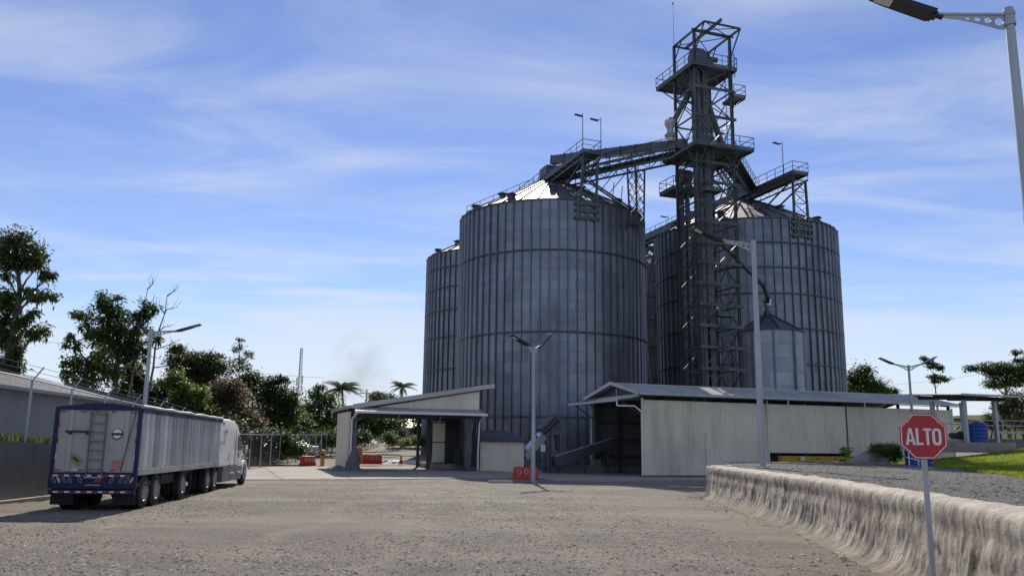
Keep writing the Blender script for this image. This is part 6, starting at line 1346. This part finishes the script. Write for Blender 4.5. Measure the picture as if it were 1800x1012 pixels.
# ------------------------------------------------------------------ far background
def radio_mast():
    root = thing('radio_mast', 'thin lattice radio mast far away above the trees', 'mast', (-74, 300, 3)); H = 32.5; mb = MB()
    c = [(1.0, 0), (-.5, .87), (-.5, -.87)]
    for x, y in c: mb.bar((x, y, 0), (x * .45, y * .45, H), .16)
    for i in range(22):
        z0, z1 = H * i / 22, H * (i + 1) / 22; k0, k1 = 1 - .55 * i / 22, 1 - .55 * (i + 1) / 22
        for a, b in ((0, 1), (1, 2), (2, 0)): mb.bar((c[a][0] * k0, c[a][1] * k0, z0), (c[b][0] * k1, c[b][1] * k1, z1), .1); mb.bar((c[a][0] * k0, c[a][1] * k0, z0), (c[b][0] * k0, c[b][1] * k0, z0), .1)
    mb.build('lattice', 'mast_grey', root, fix=False)
    for z in (18.5, 20.5, 22): MB().box((.9, 0, z), (.5, .5, 1.6)).box((-1.0, .2, z - .6), (.5, .5, 1.4)).build('antenna', 'white_paint', root)
radio_mast()
def utility_pole(label, x, y, zb, h):
    root = thing('utility_pole', label, 'pole', (x, y, zb), 0, 'utility poles far off'); MB().tube((0, 0, 0), (0, 0, h), .16, .1, 8).build('shaft', 'mast_grey', root); MB().bar((-1.1, 0, h - .6), (1.1, 0, h - .6), .12).build('cross_arm', 'mast_grey', root)
    for s in (-.9, 0, .9): MB().tube((s, 0, h - .55), (s, 0, h - .25), .06, .05, 6).build('insulator', 'mast_grey', root)
utility_pole('distant utility pole above the shelter roof beside the palms', -21.8, 130, 1.7, 8.6)
utility_pole('pale utility pole standing before the spreading tree on the right', 68.5, 105, 3, 11.0)
def house(label, loc, rz, W, D, h, rr, mt='far_wall'):
    root = thing('far_house', label, 'house', loc, rz); MB().box((0, 0, h / 2), (W, D, h)).build('wall', mt, root); e = .4
    MB().prism([(-D / 2 - e, h - .05), (D / 2 + e, h - .05), (0, h + rr)], -W / 2 - e, W / 2 + e, 'x').build('roof', 'warm_zinc', root)
    k = max(2, int(W / 2.6))
    for i in range(k): MB().box((-W / 2 + W * (i + .5) / k, -D / 2 - .02, h * .55), (1.0, .08, 1.1)).build('window', 'glass_dark', root)
    MB().box((W * .12, -D / 2 - .02, 1.0), (.9, .06, 2.0)).build('door', 'dark_frame', root)
house('low white house with pale roof seen through the shelter opening', (-13.4, 128, 2.0), .15, 8, 6, 2.6, 1.4)
house('low pale house hidden among the trees left of the palms', (-34, 150, 1.8), .3, 14, 8, 3.2, 1.8)
def parked_car(label, loc, rz):
    root = thing('parked_car', label, 'car', loc, rz, 'cars parked behind the left fence')
    def hull(name, prof, hw, m, tp=0):
        n = len(prof); vs = [(s * (hw - tp * (z > 1.1)), y, z) for s in (-1, 1) for y, z in prof]; return MB().add(vs, [tuple(range(n)), tuple(range(2 * n - 1, n - 1, -1))] + [(i, n + i, n + (i + 1) % n, (i + 1) % n) for i in range(n)]).build(name, m, root, bevel=.06)
    hull('body', [(-2.1, .35), (-2.15, .75), (-2.0, .95), (-1.0, 1.0), (-.3, 1.38), (1.2, 1.4), (1.9, 1.0), (2.1, .9), (2.1, .35)], .85, 'white_paint', .12); hull('glazing', [(-.9, 1.02), (-.28, 1.34), (1.15, 1.35), (1.7, 1.02)], .8, 'glass_dark', .03)
    for s in (-1, 1):
        for y in (-1.3, 1.3): MB().lathe([(0, -.1), (.2, -.1), (.32, -.1), (.32, .1), (.2, .1), (0, .1)], (s * .78, y, .32), 18, 'x').build('wheel', 'rubber', root, smooth=True)
parked_car('white car glimpsed through the fence under the trees', (-22.8, 78, .75), 1.2); parked_car('second white car behind the fence near the red barrier', (-20.6, 84, .85), 1.0)
# pond rail and low basin on the right
def basin():
    root = thing('water_basin', 'long low concrete basin with white rails beyond the pump shelter', 'basin', (38, 68, 2.2), R(8))
    MB().box((12, 0, .35), (26, 3.0, .9)).build('basin_wall', 'wall_grey', root); MB().box((12, -1.6, 1.28), (26, .2, .16)).build('coping', 'far_wall', root)
    for i in range(14): beam('post', (-.6 + i * 1.9, -1.6, .8), (-.6 + i * 1.9, -1.6, 1.2), .09, 'dark_frame', root)
    for z in (1.9, 2.3): MB().tube((-1, 1.2, z), (25, 1.2, z), .035, .035, 6).build('rail', 'pole_galv', root)
    for i in range(10): MB().tube((-1 + i * 2.8, 1.2, .8), (-1 + i * 2.8, 1.2, 2.3), .035, .035, 6).build('rail_post', 'pole_galv', root)
    MB().box((9, .5, 1.1), (4.2, 1.6, .5)).build('dark_cover', 'dark_frame', root)
basin()
def wires():
    for label, pts in (('thin power line crossing the sky behind the double-armed lamp', [(30, 120, 8.6), (50, 118, 10.8), (72, 112, 14.2), (110, 100, 18)]), ('thin power lines crossing behind the tall tree at far left', [(-60, 70, 13.0), (-38, 78, 10.6), (-20, 92, 9.0)])):
        mb = MB(); P = [Vector(p) for p in pts]
        for a, b in zip(P, P[1:]):
            for i in range(8):
                t0, t1 = i / 8, (i + 1) / 8; s0, s1 = [Vector((0, 0, -.5 * 4 * t * (1 - t))) for t in (t0, t1)]; mb.bar(a.lerp(b, t0) + s0, a.lerp(b, t1) + s1, .022)
        tag(mb.build('power_line', 'wire', None, fix=False), label, 'power line')
wires()
# distant belt of woodland closing the horizon
def treeline():
    rnd = random.Random(8); lb = MB()
    for i in range(150):
        a = R(-62 + 124 * i / 150 + rnd.uniform(-.5, .5)); d = rnd.uniform(230, 330); x, y = d * math.sin(a), d * math.cos(a); h = rnd.uniform(3, 7)
        leaves(lb, (x, y, 2.5 + h * .5), 5.5, h * .6, 150, 1.5, 1.6, rnd)
    for i in range(46):
        x, y = rnd.uniform(-80, -24), rnd.uniform(98, 150); h = rnd.uniform(4, 6.5)
        leaves(lb, (x, y, 1.6 + h * .45), 3.2, h * .5, 330, .75, 1.6, rnd)
    tag(stuff(lb.build('woodland', 'leaf_mid', None, fix=False)), 'distant belt of green woodland along the horizon', 'woodland')
treeline()

# grey smoke drifting up far behind the trees
def smoke():
    bm = bmesh.new()
    for x, z, r in ((0, 0, 15), (-9, 9, 12), (6, 13, 11), (-2, 22, 9), (14, -3, 11), (-18, -4, 10)):
        g = bmesh.ops.create_icosphere(bm, subdivisions=3, radius=r); bmesh.ops.translate(bm, verts=g['verts'], vec=(x, 0, z))
    me = bpy.data.meshes.new('smoke'); bm.to_mesh(me); bm.free(); o = obj('smoke', me, None, (-89, 500, 40))
    rm = o.modifiers.new('remesh', 'REMESH'); rm.mode = 'VOXEL'; rm.voxel_size = 2.0
    m = bpy.data.materials.new('smoke'); m.use_nodes = True; t = m.node_tree; n = t.nodes; l = t.links; n.clear()
    out = n.new('ShaderNodeOutputMaterial'); v = n.new('ShaderNodeVolumePrincipled'); v.inputs['Color'].default_value = (.55, .56, .6, 1)
    tc = n.new('ShaderNodeTexCoord'); nz = n.new('ShaderNodeTexNoise'); l.new(tc.outputs['Object'], nz.inputs[0]); nz.inputs['Scale'].default_value = .07; nz.inputs['Detail'].default_value = 5
    ln = n.new('ShaderNodeVectorMath'); ln.operation = 'LENGTH'; mp = n.new('ShaderNodeMapping'); l.new(tc.outputs['Object'], mp.inputs[0]); mp.inputs['Location'].default_value = (0, 0, -.2); mp.inputs['Scale'].default_value = (.042, .07, .034); l.new(mp.outputs[0], ln.inputs[0])
    f = n.new('ShaderNodeMapRange'); l.new(ln.outputs['Value'], f.inputs[0]); f.inputs[1].default_value = 1.0; f.inputs[2].default_value = .15
    r = n.new('ShaderNodeMapRange'); l.new(nz.outputs[0], r.inputs[0]); r.inputs[1].default_value = .38; r.inputs[2].default_value = .75; r.inputs[4].default_value = .06
    mu = n.new('ShaderNodeMath'); mu.operation = 'MULTIPLY'; l.new(f.outputs[0], mu.inputs[0]); l.new(r.outputs[0], mu.inputs[1]); l.new(mu.outputs[0], v.inputs['Density']); l.new(v.outputs[0], out.inputs['Volume'])
    me.materials.append(m); tag(stuff(o), 'faint grey smoke drifting above the distant trees', 'smoke')
smoke()
